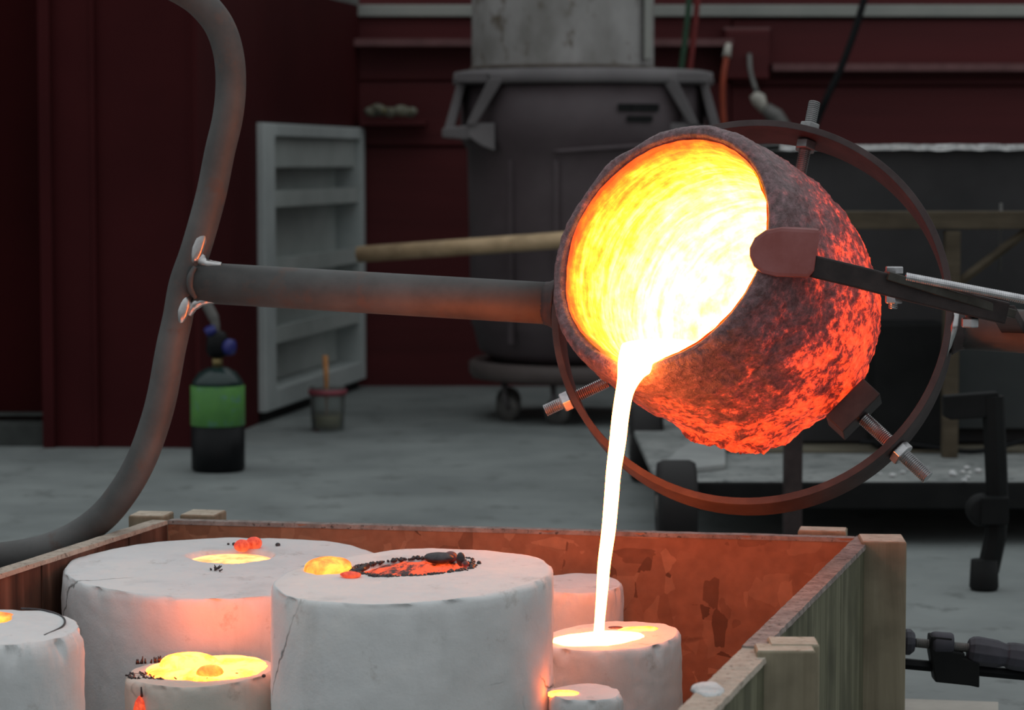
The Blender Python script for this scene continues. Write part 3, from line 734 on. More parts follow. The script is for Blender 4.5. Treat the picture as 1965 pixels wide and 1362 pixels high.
# offcut board on the floor at the lower right, and bar clamp on the corner post
pz = [onz(1736, 1340, 0.02), onz(1916, 1346, 0.02), onz(1916, 1420, 0.02), onz(1736, 1414, 0.02)]
m = MB(); prism(m, [tuple(p.xy) for p in pz], 0, 0.02)
tag(m.build('floor_board', mottled('pale_plywood', (0.30, 0.29, 0.26), (0.40, 0.385, 0.34), 12, 0.8), loc=(pz[0].x, pz[0].y, 0), bevel=0.001), 'pale plywood offcut lying on the floor beside the corner post', 'board')
YC = 3.02
bc = empty('bar_clamp', at(1840, 1290, YC), 'black bar clamp with a dark swivel pad pressed against the box corner post', 'clamp')
pp = at(1741, 1232, YC)
pad0 = at(1731, 1231, YC)
m = MB(); lathe(m, [(0, 0), (.012, 0), (.0155, .003), (.0155, .008), (.011, .013), (0, .014)], 12, axisM(at(1733, 1231, YC), (1, 0, -.05)), smooth=False); m.build('swivel_pad', BLUEGREY, bc)
def ribbed(p, q, r, pitch=0.0022, depth=0.08, seg=14):
    p, q = Vector(p), Vector(q); n = max(4, int((q - p).length / pitch) * 2)
    pts = [p.lerp(q, i / n) for i in range(n + 1)]
    m = MB(); tube(m, pts, [r * (1 if i % 2 else 1 - depth) for i in range(n + 1)], seg, smooth=False); return m
ribbed(at(1757, 1233, YC), at(1860, 1243, YC), 0.0056).build('screw', GREYMETAL, bc)
m = MB(); tube(m, [at(1735, 1273, YC + .005), at(1990, 1297, YC + .005)], 0.0068, 6, smooth=False); m.build('bar', BLACKG, bc)
m = MB(); extrude_poly(m, [at(x, y, YC - .012) for x, y in ((1787, 1221), (1828, 1225), (1829, 1250), (1853, 1254), (1850, 1262), (1880, 1272), (1880, 1320), (1862, 1316), (1795, 1309), (1790, 1280), (1785, 1250))], (0, 0.028, 0)); m.build('sliding_head', BLACKM, bc, bevel=0.002)
m = MB(); lathe(m, [(0, 0), (.013, 0), (.0145, .004), (.014, .022), (.0125, .025), (0, .025)], 16, axisM(at(1787, 1234, YC), (1, 0, -.06))); m.build('collar', BLUEGREY, bc)
hp = at(1856, 1246, YC); hd = (at(1965, 1262, YC) - hp).normalized()
m = MB(); lathe(m, [(0, 0), (.013, .001), (.0165, .006), (.0175, .012), (.0165, .035), (.0145, .042), (.0135, .045), (.0155, .048), (.0165, .055), (.0165, .10), (.012, .108), (0, .11)], 10, axisM(hp, hd), smooth=False); m.build('handle', BLUEGREY, bc, bevel=0.0008)

# ================================================================== PLASTER MOULDS
def plane(px, py, Y, tilt):
    c = at(px, py, Y)
    f = lambda x, y: c.z + tilt[0] * (x - c.x) + tilt[1] * (y - c.y)
    f.t = tilt; f.c = c
    return f
def ons(px, py, S, dz=0.0):
    z = S.c.z
    for _ in range(6): p = onz(px, py, z); z = S(p.x, p.y)
    p = onz(px, py, z); return p + Vector((0, 0, dz))
def mould(px, py, Y, r, seed, label, hole=None, flare=0.03, tilt=(0, 0), wob=0.014, bevel=0.0045, shape=None, rim=0.004, top_amp=0.0014, mat=None):
    c = at(px, py, Y); zt_ = c.z; root = empty('plaster_mould', (c.x, c.y, 0), label, 'mould', 'white plaster moulds in the casting box')
    SEG = 160; TR = 54; SR = 44; vs = []
    def outline(a):
        s = 1 + wob * noise.noise(Vector((math.cos(a) * 1.6 + seed, math.sin(a) * 1.6, seed))) + 0.004 * noise.noise(Vector((math.cos(a) * 9 + seed, math.sin(a) * 9, 1)))
        if shape: s *= shape(a)
        return r * s
    def ztop_(x, y):
        z = zt_ + tilt[0] * x + tilt[1] * y + top_amp * fbm(Vector((x, y, seed)), 22, 5) 
        if hole:
            hx, hy, ha, hb, hd_ = hole
            q = math.hypot((x + c.x - hx) / ha, (y + c.y - hy) / hb) + 0.05 * noise.noise(Vector((x * 40, y * 40, seed)))
            t = min(1, max(0, (1.0 - q) / 0.10)); z -= hd_ * t * t * (3 - 2 * t)
        return z
    vs.append(Vector((c.x, c.y, ztop_(0, 0))))
    for i in range(1, TR + 1):
        for k in range(SEG):
            a = 2 * math.pi * k / SEG; ro = outline(a) - bevel * (0.7 + 0.6 * noise.noise(Vector((a * 3, seed, 0))))
            x, y = ro * i / TR * math.cos(a), ro * i / TR * math.sin(a)
            vs.append(Vector((c.x + x, c.y + y, ztop_(x, y))))
    for j in range(0, SR + 1):
        t = j / SR
        for k in range(SEG):
            a = 2 * math.pi * k / SEG; ro = outline(a)
            chip = max(0, fbm(Vector((math.cos(a) * r * 60 + seed * 3, math.sin(a) * r * 60, 4.0)), 1.0, 4) - 0.05) * rim * 1.6
            if j == 0: h = bevel * .5; ro2 = ro - bevel * 0.35
            elif j == 1: h = bevel * 1.1; ro2 = ro - bevel * .05
            else: h = bevel * 1.1 + (zt_ - bevel * 1.1) * ((j - 1) / (SR - 1)) ; ro2 = ro
            if j <= 5: ro2 -= chip * (1.0, 1.0, .5, .15, 0, 0)[j]
            ro2 += flare * r * (h / max(zt_, .01))
            x, y = ro2 * math.cos(a), ro2 * math.sin(a)
            d = 0.0016 * fbm(Vector((x, y, h + seed)), 18, 5) + .0006 * fbm(Vector((x, y, h + seed)), 90, 3)
            x *= 1 + d / r; y *= 1 + d / r
            zz = zt_ + (tilt[0] * x + tilt[1] * y) * (1 - h / zt_) - h
            vs.append(Vector((c.x + x, c.y + y, max(0.0, zz))))
    fs = [(0, 1 + k, 1 + (k + 1) % SEG) for k in range(SEG)]
    for i in range(TR + SR):
        for k in range(SEG):
            a = 1 + i * SEG + k; b_ = 1 + i * SEG + (k + 1) % SEG
            fs.append((a, a + SEG, b_ + SEG, b_))
    m = MB(); m.add(vs, fs, True); m.build('mould_body', mat or PLASTER, root)
    return root, zt_
# hot metal
H_BRIGHT = hotmetal('pouring_hot_metal', (1, 0.165, 0.025), (1, 0.175, 0.026), 44, 52, 30)
H_YELLOW = hotmetal('yellow_hot_metal', (1.0, 0.13, 0.010), (1.0, 0.14, 0.018), 6.0, 17, 26, 0.38, 0.52)
H_AMBER = hotmetal('amber_hot_metal', (1.0, 0.15, 0.012), (1.0, 0.34, 0.035), 1.3, 2.6, 30, 0.35, 0.6)
H_GLOWHOLE = hotmetal('orange_hot_metal', (1.0, 0.22, 0.07), (1.0, 0.30, 0.10), 2.4, 3.8, 50, 0.35, 0.6)
H_CRUST = hotmetal('crusted_hot_metal', (0.04, 0.008, 0.006), (1.0, 0.085, 0.010), 0.15, 1.05, 75, 0.40, 0.53)
H_RED = hotmetal('red_hot_metal', (0.9, 0.045, 0.012), (1.0, 0.11, 0.03), 0.7, 1.0, 90)
H_ROSE = hotmetal('dull_red_slag', (0.10, 0.02, 0.02), (0.6, 0.04, 0.02), 0.2, 0.5, 120)
H_SPEC = hotmetal('white_hot_spot', (1, 0.5, 0.15), (1, 0.6, 0.25), 3, 6, 20)
def pool(name, c, a, b_, h, mat, label, cat, group=None, seed=0, lobes=0.10, rot=0.0, parent=None, base=-0.003, amp=0.0, kind=None, S=None):
    SEG, TR = 72, 16; vs = [Vector((c.x, c.y, c.z + h))]
    for i in range(1, TR + 2):
        t = min(1, i / TR)
        for k in range(SEG):
            an = 2 * math.pi * k / SEG
            s = 1 + lobes * noise.noise(Vector((math.cos(an) * 1.5 + seed, math.sin(an) * 1.5, seed))) * 2 + lobes * .4 * noise.noise(Vector((math.cos(an) * 6 + seed, math.sin(an) * 6, seed)))
            x, y = a * s * t * math.cos(an), b_ * s * t * math.sin(an)
            x, y = x * math.cos(rot) - y * math.sin(rot), x * math.sin(rot) + y * math.cos(rot)
            z = h * math.sqrt(max(0, 1 - t ** 3)) + amp * fbm(Vector((x, y, seed)), 60, 4) * (1 - t * .5)
            if i == TR + 1: z = base
            if S: z += S.t[0] * x + S.t[1] * y
            vs.append(Vector((c.x + x, c.y + y, c.z + z)))
    fs = [(0, 1 + k, 1 + (k + 1) % SEG) for k in range(SEG)]
    for i in range(TR):
        for k in range(SEG):
            p = 1 + i * SEG + k; q = 1 + i * SEG + (k + 1) % SEG
            fs.append((p, p + SEG, q + SEG, q))
    m = MB(); m.add(vs, fs, True)
    o = m.build(name, mat, parent, loc=None if parent else c)
    if label: tag(o, label, cat, group, kind)
    return o

# A: the big front mould
SA = plane(792, 1103, 2.5, (.05, .035)); hA = ons(795, 1088, SA)
mould(792, 1103, 2.5, 0.1365, 1.3, 'tall white plaster mould at the front centre with a crusted red hole', hole=(hA.x, hA.y, .055, .046, .009), tilt=(.05, .035), flare=0.012)
ca = pool('crusted_metal', hA + Vector((0, 0, -.0065)), .055, .045, .006, H_CRUST, 'red glowing crusted metal in the hole of the front centre mould', 'metal', seed=5, lobes=.05, amp=.006, S=SA)
# ragged dark slag rim round that hole
m = MB()
for i in range(260):
    t = 2 * math.pi * i / 260 + random.uniform(-.03, .03); q = 0.98 + random.uniform(-.05, .07)
    if math.cos(t) > .75 or math.cos(t) < -.85: q += random.uniform(0, .14)
    x, y = hA.x + .055 * q * math.cos(t), hA.y + .046 * q * math.sin(t); r = random.uniform(.0008, .0026)
    z = SA(x, y)
    lathe(m, [(0, -r), (r, -r * .3), (r * .8, r * .6), (0, r)], 7, Matrix.Translation((x, y, z)), fn=lambda v: v * (1 + .5 * fbm(v + Vector((i, 0, 0)), 200, 2)))
tag(m.build('slag_rim', SLAG, loc=hA), 'dark ragged slag crust around the red hole of the front mould', 'slag', kind='stuff')
def pebble(px, py, S, r, mat, label, name='slag_bead', sq=0.8, seed=0, group=None, st=(1, 1)):
    c = ons(px, py, S); m = MB()
    lathe(m, [(r * math.sin(t), r * sq * math.cos(t)) for t in [math.pi * k / 10 for k in range(11)]], 18, Matrix.Translation(c + Vector((0, 0, r * sq * .75))), fn=lambda v: Vector((v.x * st[0], v.y * st[1], v.z)) * (1 + .12 * fbm(v + Vector((seed, 0, 0)), 90, 2)))
    return tag(m.build(name, mat, loc=c), label, 'slag', group)
pebble(843, 1079, SA, .014, SLAG, 'flat dark grey slag lump at the back of the red hole', seed=3, sq=.42, st=(1.1, .8))
pebble(863, 1077, SA, .0075, mottled('maroon_slag', (0.10, 0.035, 0.035), (0.2, 0.07, 0.07), 60, 0.3), 'round maroon slag bead right of the red hole', seed=4)
pebble(884, 1084, SA, .0045, SLAG, 'small upright dark slag crumb at the right end of the red hole', seed=6, sq=1.6)
pebble(893, 1087, SA, .004, H_ROSE, 'tiny dull red slag crumb at the far right of the hole', seed=7)
p = ons(628, 1092, SA, -.001)
pool('metal_blob', p, .0235, .030, .012, H_AMBER, 'glowing amber metal blob on the left of the front mould top', 'metal', seed=2, lobes=.10, rot=.3, S=SA)
pebble(672, 1107, SA, .007, H_RED, 'small red glowing bead right of the amber blob', name='metal_bead', sq=.45, st=(1.5, 1))
m = MB(); tube(m, [ons(x, y, SA, d) for x, y, d in ((660, 1103, 0), (678, 1098, .001), (692, 1096, .001), (705, 1091, .003))], [.0012, .0018, .0026, .0034], 6)
tag(m.build('slag_string', SLAG, loc=ons(680, 1098, SA)), 'thin dark slag string joining the amber blob to the red hole', 'slag')

# B: big rear-left mould
SB = plane(437, 1085, 2.85, (0, .03)); hB = ons(443, 1066, SB)
mould(437, 1085, 2.85, 0.179, 4.7, 'widest white plaster mould at the rear left with a glowing slot', hole=(hB.x, hB.y, .050, .043, .007), flare=0.03, wob=.03, tilt=(0.0, .03))
pool('recessed_metal', hB + Vector((0, 0, -.0055)), .046, .040, .002, H_GLOWHOLE, 'orange glowing metal sunk in the slot of the rear left mould', 'metal', seed=8, lobes=.03, S=SB)
pebble(464, 1056, SB, .0095, H_RED, 'red hot blob, left one of the pair at the glowing slot', name='metal_bead', seed=1, sq=.75)
pebble(487, 1052, SB, .0098, H_RED, 'red hot blob, right one of the pair at the glowing slot', name='metal_bead', seed=2, sq=.75)
for i, (x, y, r) in enumerate(((438, 1045, .0016), (449, 1046, .0024), (533, 1048, .003))):
    pebble(x, y, SB, r, SLAG, ('tiny dark bead furthest left on the rear left mould', 'dark bead just left of the red hot pair', 'single dark bead right of the glowing slot')[i], seed=i)
m = MB()
for i in range(9):
    p = ons(random.uniform(404, 424), random.uniform(1092, 1097), SB, .001); q = p + Vector((random.uniform(-.006, .006), random.uniform(-.006, .006), random.uniform(.0, .006)))
    tube(m, [p, q], [.0012, .0006], 5)
tag(m.build('slag_shard', SLAG, loc=ons(414, 1095, SB)), 'small spiky black slag shard on the rear left mould in front of the slot', 'slag')
# C: mould cut by the left edge
SC = plane(8, 1202, 2.45, (-.03, .07))
mould(8, 1202, 2.45, 0.0745, 8.1, 'white plaster mould cut off by the left edge of the picture', tilt=(-.03, .07), bevel=.009, rim=.006, hole=(at(-15, 1190, 2.48).x, at(-15, 1190, 2.48).y, .02, .02, .004))
pool('metal_pool', ons(-12, 1180, SC, -.001), .020, .016, .002, H_AMBER, 'small orange glowing metal pool at the left picture edge', 'metal', seed=3, lobes=.04, S=SC)
m = MB(); tube(m, spline([ons(x, y, SC, .0004) for x, y in ((40, 1168), (75, 1170), (108, 1178), (124, 1190), (118, 1204), (85, 1220))], 6), .0011, 6)
tag(m.build('slag_thread', SLAG, loc=ons(120, 1190, SC)), 'dark crack-like seam thread along the rim of the left edge mould', 'slag')
# D: low mould with overflowing pool
SD = plane(387, 1287, 2.56, (.04, .02))
mould(387, 1287, 2.56, 0.0745, 11.2, 'low cream plaster mould overflowing with yellow metal in front of the wide one', tilt=(.04, .02), bevel=.004, flare=.01, wob=.03, mat=CREAMPLASTER)
pool('metal_pool', ons(400, 1284, SD, .0005), .064, .052, .006, H_YELLOW, 'yellow glowing metal pool brimming over the low front left mould', 'metal', seed=4, lobes=.07, S=SD)
pool('metal_dome', ons(362, 1283, SD, .003), .030, .025, .0125, H_YELLOW, 'bulging yellow metal dome on the brimming pool', 'metal', seed=5, lobes=.05)
pool('metal_drip', ons(404, 1301, SD, .001), .014, .009, .012, H_AMBER, 'small amber metal drip at the front of the brimming pool', 'metal', seed=6, lobes=.06)
m = MB()
for i in range(70):
    px = random.uniform(245, 330) if i < 50 else random.uniform(330, 420); py = 1295 + random.uniform(-3, 8) + (px - 245) * .03
    p = ons(px, py, SD, .001); d = Vector((random.uniform(-1, 1), random.uniform(-1, 1), random.uniform(-.2, .8))) * .006
    tube(m, [p - d * .5, p + d * .5], [.0011, .0006], 5)
for i in range(14):
    px = random.uniform(262, 330); p = ons(px, 1276 - (px - 262) * .08, SD, .001)
    tube(m, [p, p + Vector((random.uniform(-.001, .001), 0, random.uniform(.003, .008)))], [.0014, .0006], 5)
tag(m.build('slag_whiskers', SLAG, loc=ons(300, 1300, SD)), 'dark wiry slag whiskers along the left rim of the brimming mould', 'slag', kind='stuff')
for i, (x, y, r) in enumerate(((446, 1295, .0016), (454, 1298, .0030), (506, 1299, .0022))):
    pebble(x, y, SD, r, SLAG, ('tiny dark bead on the cream mould next to the brimming pool', 'larger dark bead on the cream mould right of the drip', 'dark flake on the cream mould beside the front mould')[i], seed=20 + i)
# hot drip hanging on the side of D
cD = at(387, 1287, 2.56)
q = Vector((cD.x - .0385 - .019, 2.56 - .058 + .002, 0)); 
qa = at(268, 1352, 2.505)
m = MB(); lathe(m, [(0, .009), (.0015, .008), (.0045, .003), (.0062, -.004), (.006, -.012), (0, -.018)], 18, Matrix.Translation(qa)); 
tag(m.build('metal_drop', H_RED, loc=qa), 'red hot metal drop clinging to the side of the cream mould', 'metal')
m = MB(); tube(m, [at(272, 1336, 2.505), at(271, 1318, 2.5)], [.0014, .0007], 6)
tag(m.build('slag_thread', SLAG, loc=at(271, 1330, 2.505)), 'thin black slag thread above the red hot drop', 'slag')
# E: small rear right mould
mould(1103, 1119, 2.93, 0.0555, 15.5, tilt=(0, .05), label= 'small pink-lit plaster mould behind the molten stream', flare=.01, wob=.02)
# F: mould receiving the stream
SF = plane(1170, 1220, 2.70, (.06, .03))
def shF(a):
    return 1 + 0.07 * max(0, math.cos(a - R(40))) ** 6
mould(1170, 1220, 2.70, 0.0735, 19.9, 'plaster mould at the right being filled by the molten stream', tilt=(.06, .03), flare=.03, wob=.03, bevel=.005, shape=shF, rim=.006)
pool('filling_pool', ons(1148, 1225, SF, .0002), .049, .034, .002, H_BRIGHT, 'white hot metal pool where the stream lands', 'metal', seed=7, lobes=.06, S=SF)
pool('spilled_metal', ons(1222, 1207, SF, .0002), .022, .012, .001, H_YELLOW, 'thin yellow metal spill behind the white hot pool', 'metal', seed=12, lobes=.16, S=SF)
pebble(1180, 1205, SF, .004, H_ROSE, 'dull red slag flake on the mould behind the stream', name='slag_flake', sq=.3, st=(2, 1))
# G: near right small mould
SG = plane(1124, 1328, 2.45, (0, .03))
mould(1124, 1328, 2.45, 0.036, 23.4, 'smallest plaster mould at the bottom edge below the filling one', tilt=(.0, .03), wob=.05, bevel=.005)
pool('metal_pool', ons(1082, 1330, SG, .0005), .014, .011, .0015, H_YELLOW, 'small yellow glowing pool on the smallest mould', 'metal', seed=9, lobes=.1)

# ================================================================== LADLE SHANK (ring, pipes, handle, bolts, hold-down arm)
YR_ = 2.88
RC = at(1443, 605, YR_)
TL = at(362, 541, 3.02)
pd_ = (RC - TL).normalized()                       # pipe axis, runs left to right
view = (RC - CP).normalized()
rr = view.cross(Vector((0, 0, 1))).normalized(); uu = rr.cross(view).normalized()
ax_r = (rr * -0.28 + uu * 0.29 - view * 0.915); ax_r = (ax_r - pd_ * ax_r.dot(pd_)).normalized()
up_r = ax_r.cross(pd_).normalized()
if up_r.z < 0: up_r = -up_r
RR = 0.2165
sh = empty('ladle_shank', RC, 'two-man steel pouring shank with round band ring, long pipes and a bent handle', 'ladle')
m = MB(); SEG = 128; W = 0.056; TH = 0.0078; vs = []
for k in range(SEG):
    a = 2 * math.pi * k / SEG; d = pd_ * math.cos(a) + up_r * math.sin(a)
    for (r, w) in ((RR - TH / 2, -W / 2), (RR + TH / 2, -W / 2), (RR + TH / 2, W / 2), (RR - TH / 2, W / 2)):
        vs.append(RC + d * r + ax_r * w)
fs = []
for k in range(SEG):
    for j in range(4):
        a = k * 4 + j; b_ = k * 4 + (j + 1) % 4; c_ = ((k + 1) % SEG) * 4
        fs.append((a, b_, c_ + (j + 1) % 4, c_ + j))
m.add(vs, fs); m.build('ring', RUSTSTEEL, sh, bevel=0.0008)
# pipes
PRAD = 0.0238
lp = RC - pd_ * (RR + TH / 2)
m = MB(); tube(m, [TL + pd_ * 0.012, TL + pd_ * 0.2, lp], PRAD, 36); m.build('left_pipe', STEEL, sh)
rp = RC + pd_ * (RR + TH / 2)
m = MB(); tube(m, [rp, rp + pd_ * 0.4, rp + pd_ * 0.75], PRAD, 36); m.build('right_pipe', STEEL, sh)
def collar(p, d, r0, r1, L_, name, mat, n=30):
    M = axisM(p, d)
    def fn(v):
        a = math.atan2(v.y, v.x); return v * 1.0 + Vector((math.cos(a), math.sin(a), 0)) * (.0012 * noise.noise(Vector((math.cos(a) * 6, math.sin(a) * 6, v.z * 200))))
    m = MB(); lathe(m, [(r0, 0), (r0 + (r1 - r0) * .35, L_ * .25), (r1 + .0012, L_ * .6), (r1, L_)], n * 2, M, fn=fn)
    return m.build(name, mat, sh)
collar(rp, pd_, PRAD + .006, PRAD, .014, 'weld', RUSTSTEEL); collar(lp, -pd_, PRAD + .006, PRAD, .014, 'weld', RUSTSTEEL)
# bent handle
hpts = [(240, -95), (300, -45), (352, -18), (388, 8), (420, 48), (438, 100), (443, 160), (437, 225), (422, 290), (407, 365), (390, 430), (372, 490), (353, 545), (341, 610), (328, 668), (312, 755), (296, 815), (272, 880), (240, 938), (196, 992), (135, 1034), (60, 1060), (-40, 1072), (-160, 1072)]
hv = [at(x, y, 3.02 + (0.0 if y < 900 else (y - 900) / 170 * 0.03)) for x, y in hpts]
m = MB(); tube(m, spline(hv, 6), 0.0176, 32); m.build('bent_handle', STEEL, sh)
# weld fillets at the T joint
tdir = (hv[14] - hv[11]).normalized()
def patch(p, r1, r2, h, name, mat, nrm, along):
    n_ = Vector(nrm).normalized(); a = (Vector(along) - n_ * Vector(along).dot(n_)).normalized(); c_ = n_.cross(a)
    M = Matrix((a, c_, n_)).transposed().to_4x4(); M.translation = Vector(p)
    m = MB(); lathe(m, [(1.0, -h), (.95, 0), (.7, h * .7), (.3, h), (0, h)], 28, M @ Matrix.Diagonal((r1, r2, 1, 1)), fn=lambda v: Vector((v.x * (1 + .08 * noise.noise(v * 3 + Vector(p) * 9)), v.y * (1 + .08 * noise.noise(v * 4 + Vector(p) * 5)), v.z + .0002 * noise.noise(v * 7))))
    return m.build(name, mat, sh)
def fillet(pts, rad, name='weld', mat=WELD):
    m = MB(); p = spline(pts, 7); n = len(p)
    rs = [rad * (0.55 + .45 * math.sin(math.pi * i / (n - 1))) * (1 + .18 * noise.noise(q * 160)) for i, q in enumerate(p)]
    tube(m, p, rs, 14); return m.build(name, mat, sh)
fw = -view
def onp(px, py, d=0.0): return at(px, py, 3.02 - d)
fillet([onp(385, 465, .010), onp(383, 490, .010), onp(392, 505, .012), onp(425, 509, .014)], .0062)
fillet([onp(362, 605, .010), onp(371, 588, .010), onp(388, 578, .012), onp(420, 574, .014)], .0062)
patch(onp(382, 470, .0155), .023, .0075, .0030, 'ground_patch', WELD, (0.15, -1, .05), hv[9] - hv[12])
patch(onp(353, 592, .0155), .018, .0072, .0030, 'ground_patch', WELD, (0.15, -1, .05), hv[11] - hv[14])
fillet([onp(374, 512, .020), onp(366, 530, .0235), onp(366, 552, .0235), onp(376, 572, .020)], .0045, mat=STEEL)
# bright weld where ring meets right pipe
m = MB(); q = RC + pd_ * RR
fillet([q + ax_r * .020 + up_r * .025, q + ax_r * .024 + pd_ * .006 + up_r * .012, q + ax_r * .025 + pd_ * .006 - up_r * .008, q + ax_r * .020 - up_r * .028, q + ax_r * .02 - up_r * .05 - pd_ * .006], .0045)
# bolts ----------------------------------------------------------
def hexnut(p, d, r, h, name, mat, par):
    m = MB(); lathe(m, [(0, 0), (r * .92, 0), (r, h * .12), (r, h * .88), (r * .92, h), (0, h)], 6, axisM(p, d), smooth=False)
    return m.build(name, mat, par, bevel=0.0004)
def ringpt(px, py):
    """point on the ring's mid surface closest to a pixel direction"""
    best = None
    for k in range(720):
        a = math.pi * k / 360; d = pd_ * math.cos(a) + up_r * math.sin(a); q = proj(RC + d * RR)
        e = (q[0] - px) ** 2 + (q[1] - py) ** 2
        if best is None or e < best[0]: best = (e, d)
    return best[1]
def ringbolt(d, out_len, in_len, r, mo, mi, nut_out=True, nut_in=True, tilt=Vector((0, 0, 0)), nr_=None):
    d = (d + tilt).normalized(); p = RC + ringdir * RR
    par = ribbed(p - d * in_len, p + d * out_len, r).build('clamp_bolt', mo, sh)
    if nut_out: hexnut(p + d * (TH / 2 + .0005), d, r * 1.75, .011, 'nut', mi, par)
    if nut_in: hexnut(p - d * (TH / 2 + .0125), d, r * 1.75, .011, 'nut', mi, par)
    return par, d, p
ringdir = ringpt(1553, 250)
bt, bdv, bp = ringbolt(ringdir, .042, .046, .0070, BOLTDARK, BOLTDARK, tilt=pd_ * -.10)
ringdir = ringpt(1128, 752)
b2, _, _ = ringbolt(ringdir, .036, .040, .0070, ZINC, ZINC, nut_in=False)
ringdir = ringpt(1700, 842)
b3, d3, p3 = ringbolt(ringdir, .050, .046, .0078, ZINC, ZINC, nut_in=False)
CPAD = at(1628, 768, 2.80)

# crucible frame ---------------------------------------------------
YM = 2.755
MC = at(1272, 476, YM)
view2 = (MC - CP).normalized(); r2 = view2.cross(Vector((0, 0, 1))).normalized(); u2 = r2.cross(view2).normalized()
AX = (r2 * -0.547 + u2 * 0.386 - view2 * 0.743).normalized()
sv = r2 * -62 + u2 * -214
sv = sv - view2 * 0
dd = -(sv.dot(AX)) / view2.dot(AX); SX = (sv + view2 * dd).normalized()
SYv = AX.cross(SX).normalized()
CM = Matrix((SX, SYv, AX)).transposed().to_4x4(); CM.translation = MC
cru = empty('crucible', MC, 'tilted red hot crucible crusted with slag pouring white hot metal', 'crucible', mat=CM)
RO, RI = 0.1455, 0.1235
def spout(v):
    a = math.atan2(v.y, v.x)
    s = math.exp(-(a / 0.20) ** 2) * math.exp(-((v.z) / 0.045) ** 2)
    r = math.hypot(v.x, v.y)
    if r > 1e-4:
        k = 1 + 0.10 * s * (1 if r < RI + .004 else .35); v = Vector((v.x * k, v.y * k, v.z - 0.010 * s))
    return v
def crust(v):
    r = math.hypot(v.x, v.y)
    n1 = fbm(v, 22, 4); n2 = fbm(v + Vector((3, 1, 2)), 70, 4); n3 = noise.noise(v * 260)
    rough_ = min(1, max(0.25, (-v.z - .00) / .06))
    amp = 0.0028 * n1 + 0.0022 * n2 * rough_ + 0.0007 * n3
    # hanging slag lumps low down on the back
    low = max(0, v.normalized().dot(Vector((.50, -.02, -.87)).normalized()) - .955) / .045 if v.length > .01 else 0
    if r < RI + .012 and v.z > -.03: amp *= .25
    amp += low * 0.020 * max(0, fbm(v + Vector((7, 7, 7)), 34, 4) + .45)
    d = Vector((v.x, v.y, 0)).normalized() if r > .004 else Vector((0, 0, 0))
    if v.z < -.2: d = (d + Vector((0, 0, -1)) * ((-v.z - .2) / .06)).normalized()
    if v.z > -.012: d = (d * (1 if r > (RO + RI) / 2 else -.3) + Vector((0, 0, .8))).normalized()
    return spout(v + d * amp)
prof = []
key = [(RI + .005, -.016), (RI + .0035, -.005), (RI + .007, .0015), (RI + .012, .0025), (RO - .006, .001), (RO - .001, -.005), (RO + .0005, -.013), (RO + .004, -.04), (RO + .006, -.07), (RO + .008, -.11), (RO + .006, -.15), (RO + .002, -.18), (RO - .008, -.215), (RO - .022, -.25), (RO - .045, -.278), (RO - .080, -.296), (RO - .110, -.302), (0.0, -.304)]
kp = [Vector((a, b_, 0)) for a, b_ in key]
for q in spline(kp, 7): prof.append((max(q.x, 0.0), q.y))
prof[-1] = (0.0, prof[-1][1])
m = MB(); lathe(m, prof, 300, fn=crust, caps=False)

cm, nt, bs_ = newmat('crucible_crust')
tcn = nt.nodes.new('ShaderNodeTexCoord'); sp = nt.nodes.new('ShaderNodeSeparateXYZ'); nt.links.new(tcn.outputs['Object'], sp.inputs[0])
v = tcn.outputs['Object']
n1 = tex(nt, 'ShaderNodeTexNoise', v, 22, Detail=9.0, Roughness=0.72, Distortion=0.5)
n2 = tex(nt, 'ShaderNodeTexNoise', v, 120, Detail=6.0, Roughness=0.75)
nn = math_(nt, 'ADD', math_(nt, 'MULTIPLY', n1, 0.60), math_(nt, 'MULTIPLY', n2, 0.40))
# hotter away from the rim, on the underside and the far right of the body
zf = nt.nodes.new('ShaderNodeMapRange'); nt.links.new(sp.outputs['Z'], zf.inputs[0]); zf.inputs[1].default_value = 0.0; zf.inputs[2].default_value = -0.15
yf = nt.nodes.new('ShaderNodeMapRange'); nt.links.new(sp.outputs['X'], yf.inputs[0]); yf.inputs[1].default_value = -0.14; yf.inputs[2].default_value = 0.14; yf.inputs[3].default_value = 0.0; yf.inputs[4].default_value = 0.35
hb = math_(nt, 'ADD', math_(nt, 'MULTIPLY', zf.outputs[0], 0.145), math_(nt, 'MULTIPLY', yf.outputs[0], 0.05))
hv_ = math_(nt, 'ADD', nn, hb)
ec = ramp(nt, hv_, [(0.52, (0.030, 0.005, 0.004)), (0.59, (0.09, 0.007, 0.004)), (0.635, (0.26, 0.014, 0.005)), (0.675, (0.85, 0.050, 0.010)), (0.76, (1.0, 0.085, 0.015)), (0.88, (1.0, 0.17, 0.03))])
hot0 = ramp(nt, zf.outputs[0], [(0.02, 0.35), (0.30, 0.5), (0.75, 1.0)])
nt.links.new(ec, bs_.inputs['Emission Color'])
es = math_(nt, 'MULTIPLY', hot0, 1.35); nt.links.new(es, bs_.inputs['Emission Strength'])
bc_ = ramp(nt, n2, [(0.35, (0.03, 0.018, 0.02)), (0.5, (0.12, 0.072, 0.08)), (0.70, (0.26, 0.17, 0.19))])
nt.links.new(bc_, bs_.inputs['Base Color'])
setp(bs_, rough=0.33, spec=0.8)
n3 = tex(nt, 'ShaderNodeTexNoise', v, 140, Detail=6.0, Roughness=0.7)
bump(nt, bs_, math_(nt, 'ADD', n3, n2), 0.8, 0.003)
m.build('crucible_shell', cm, cru, local=True)

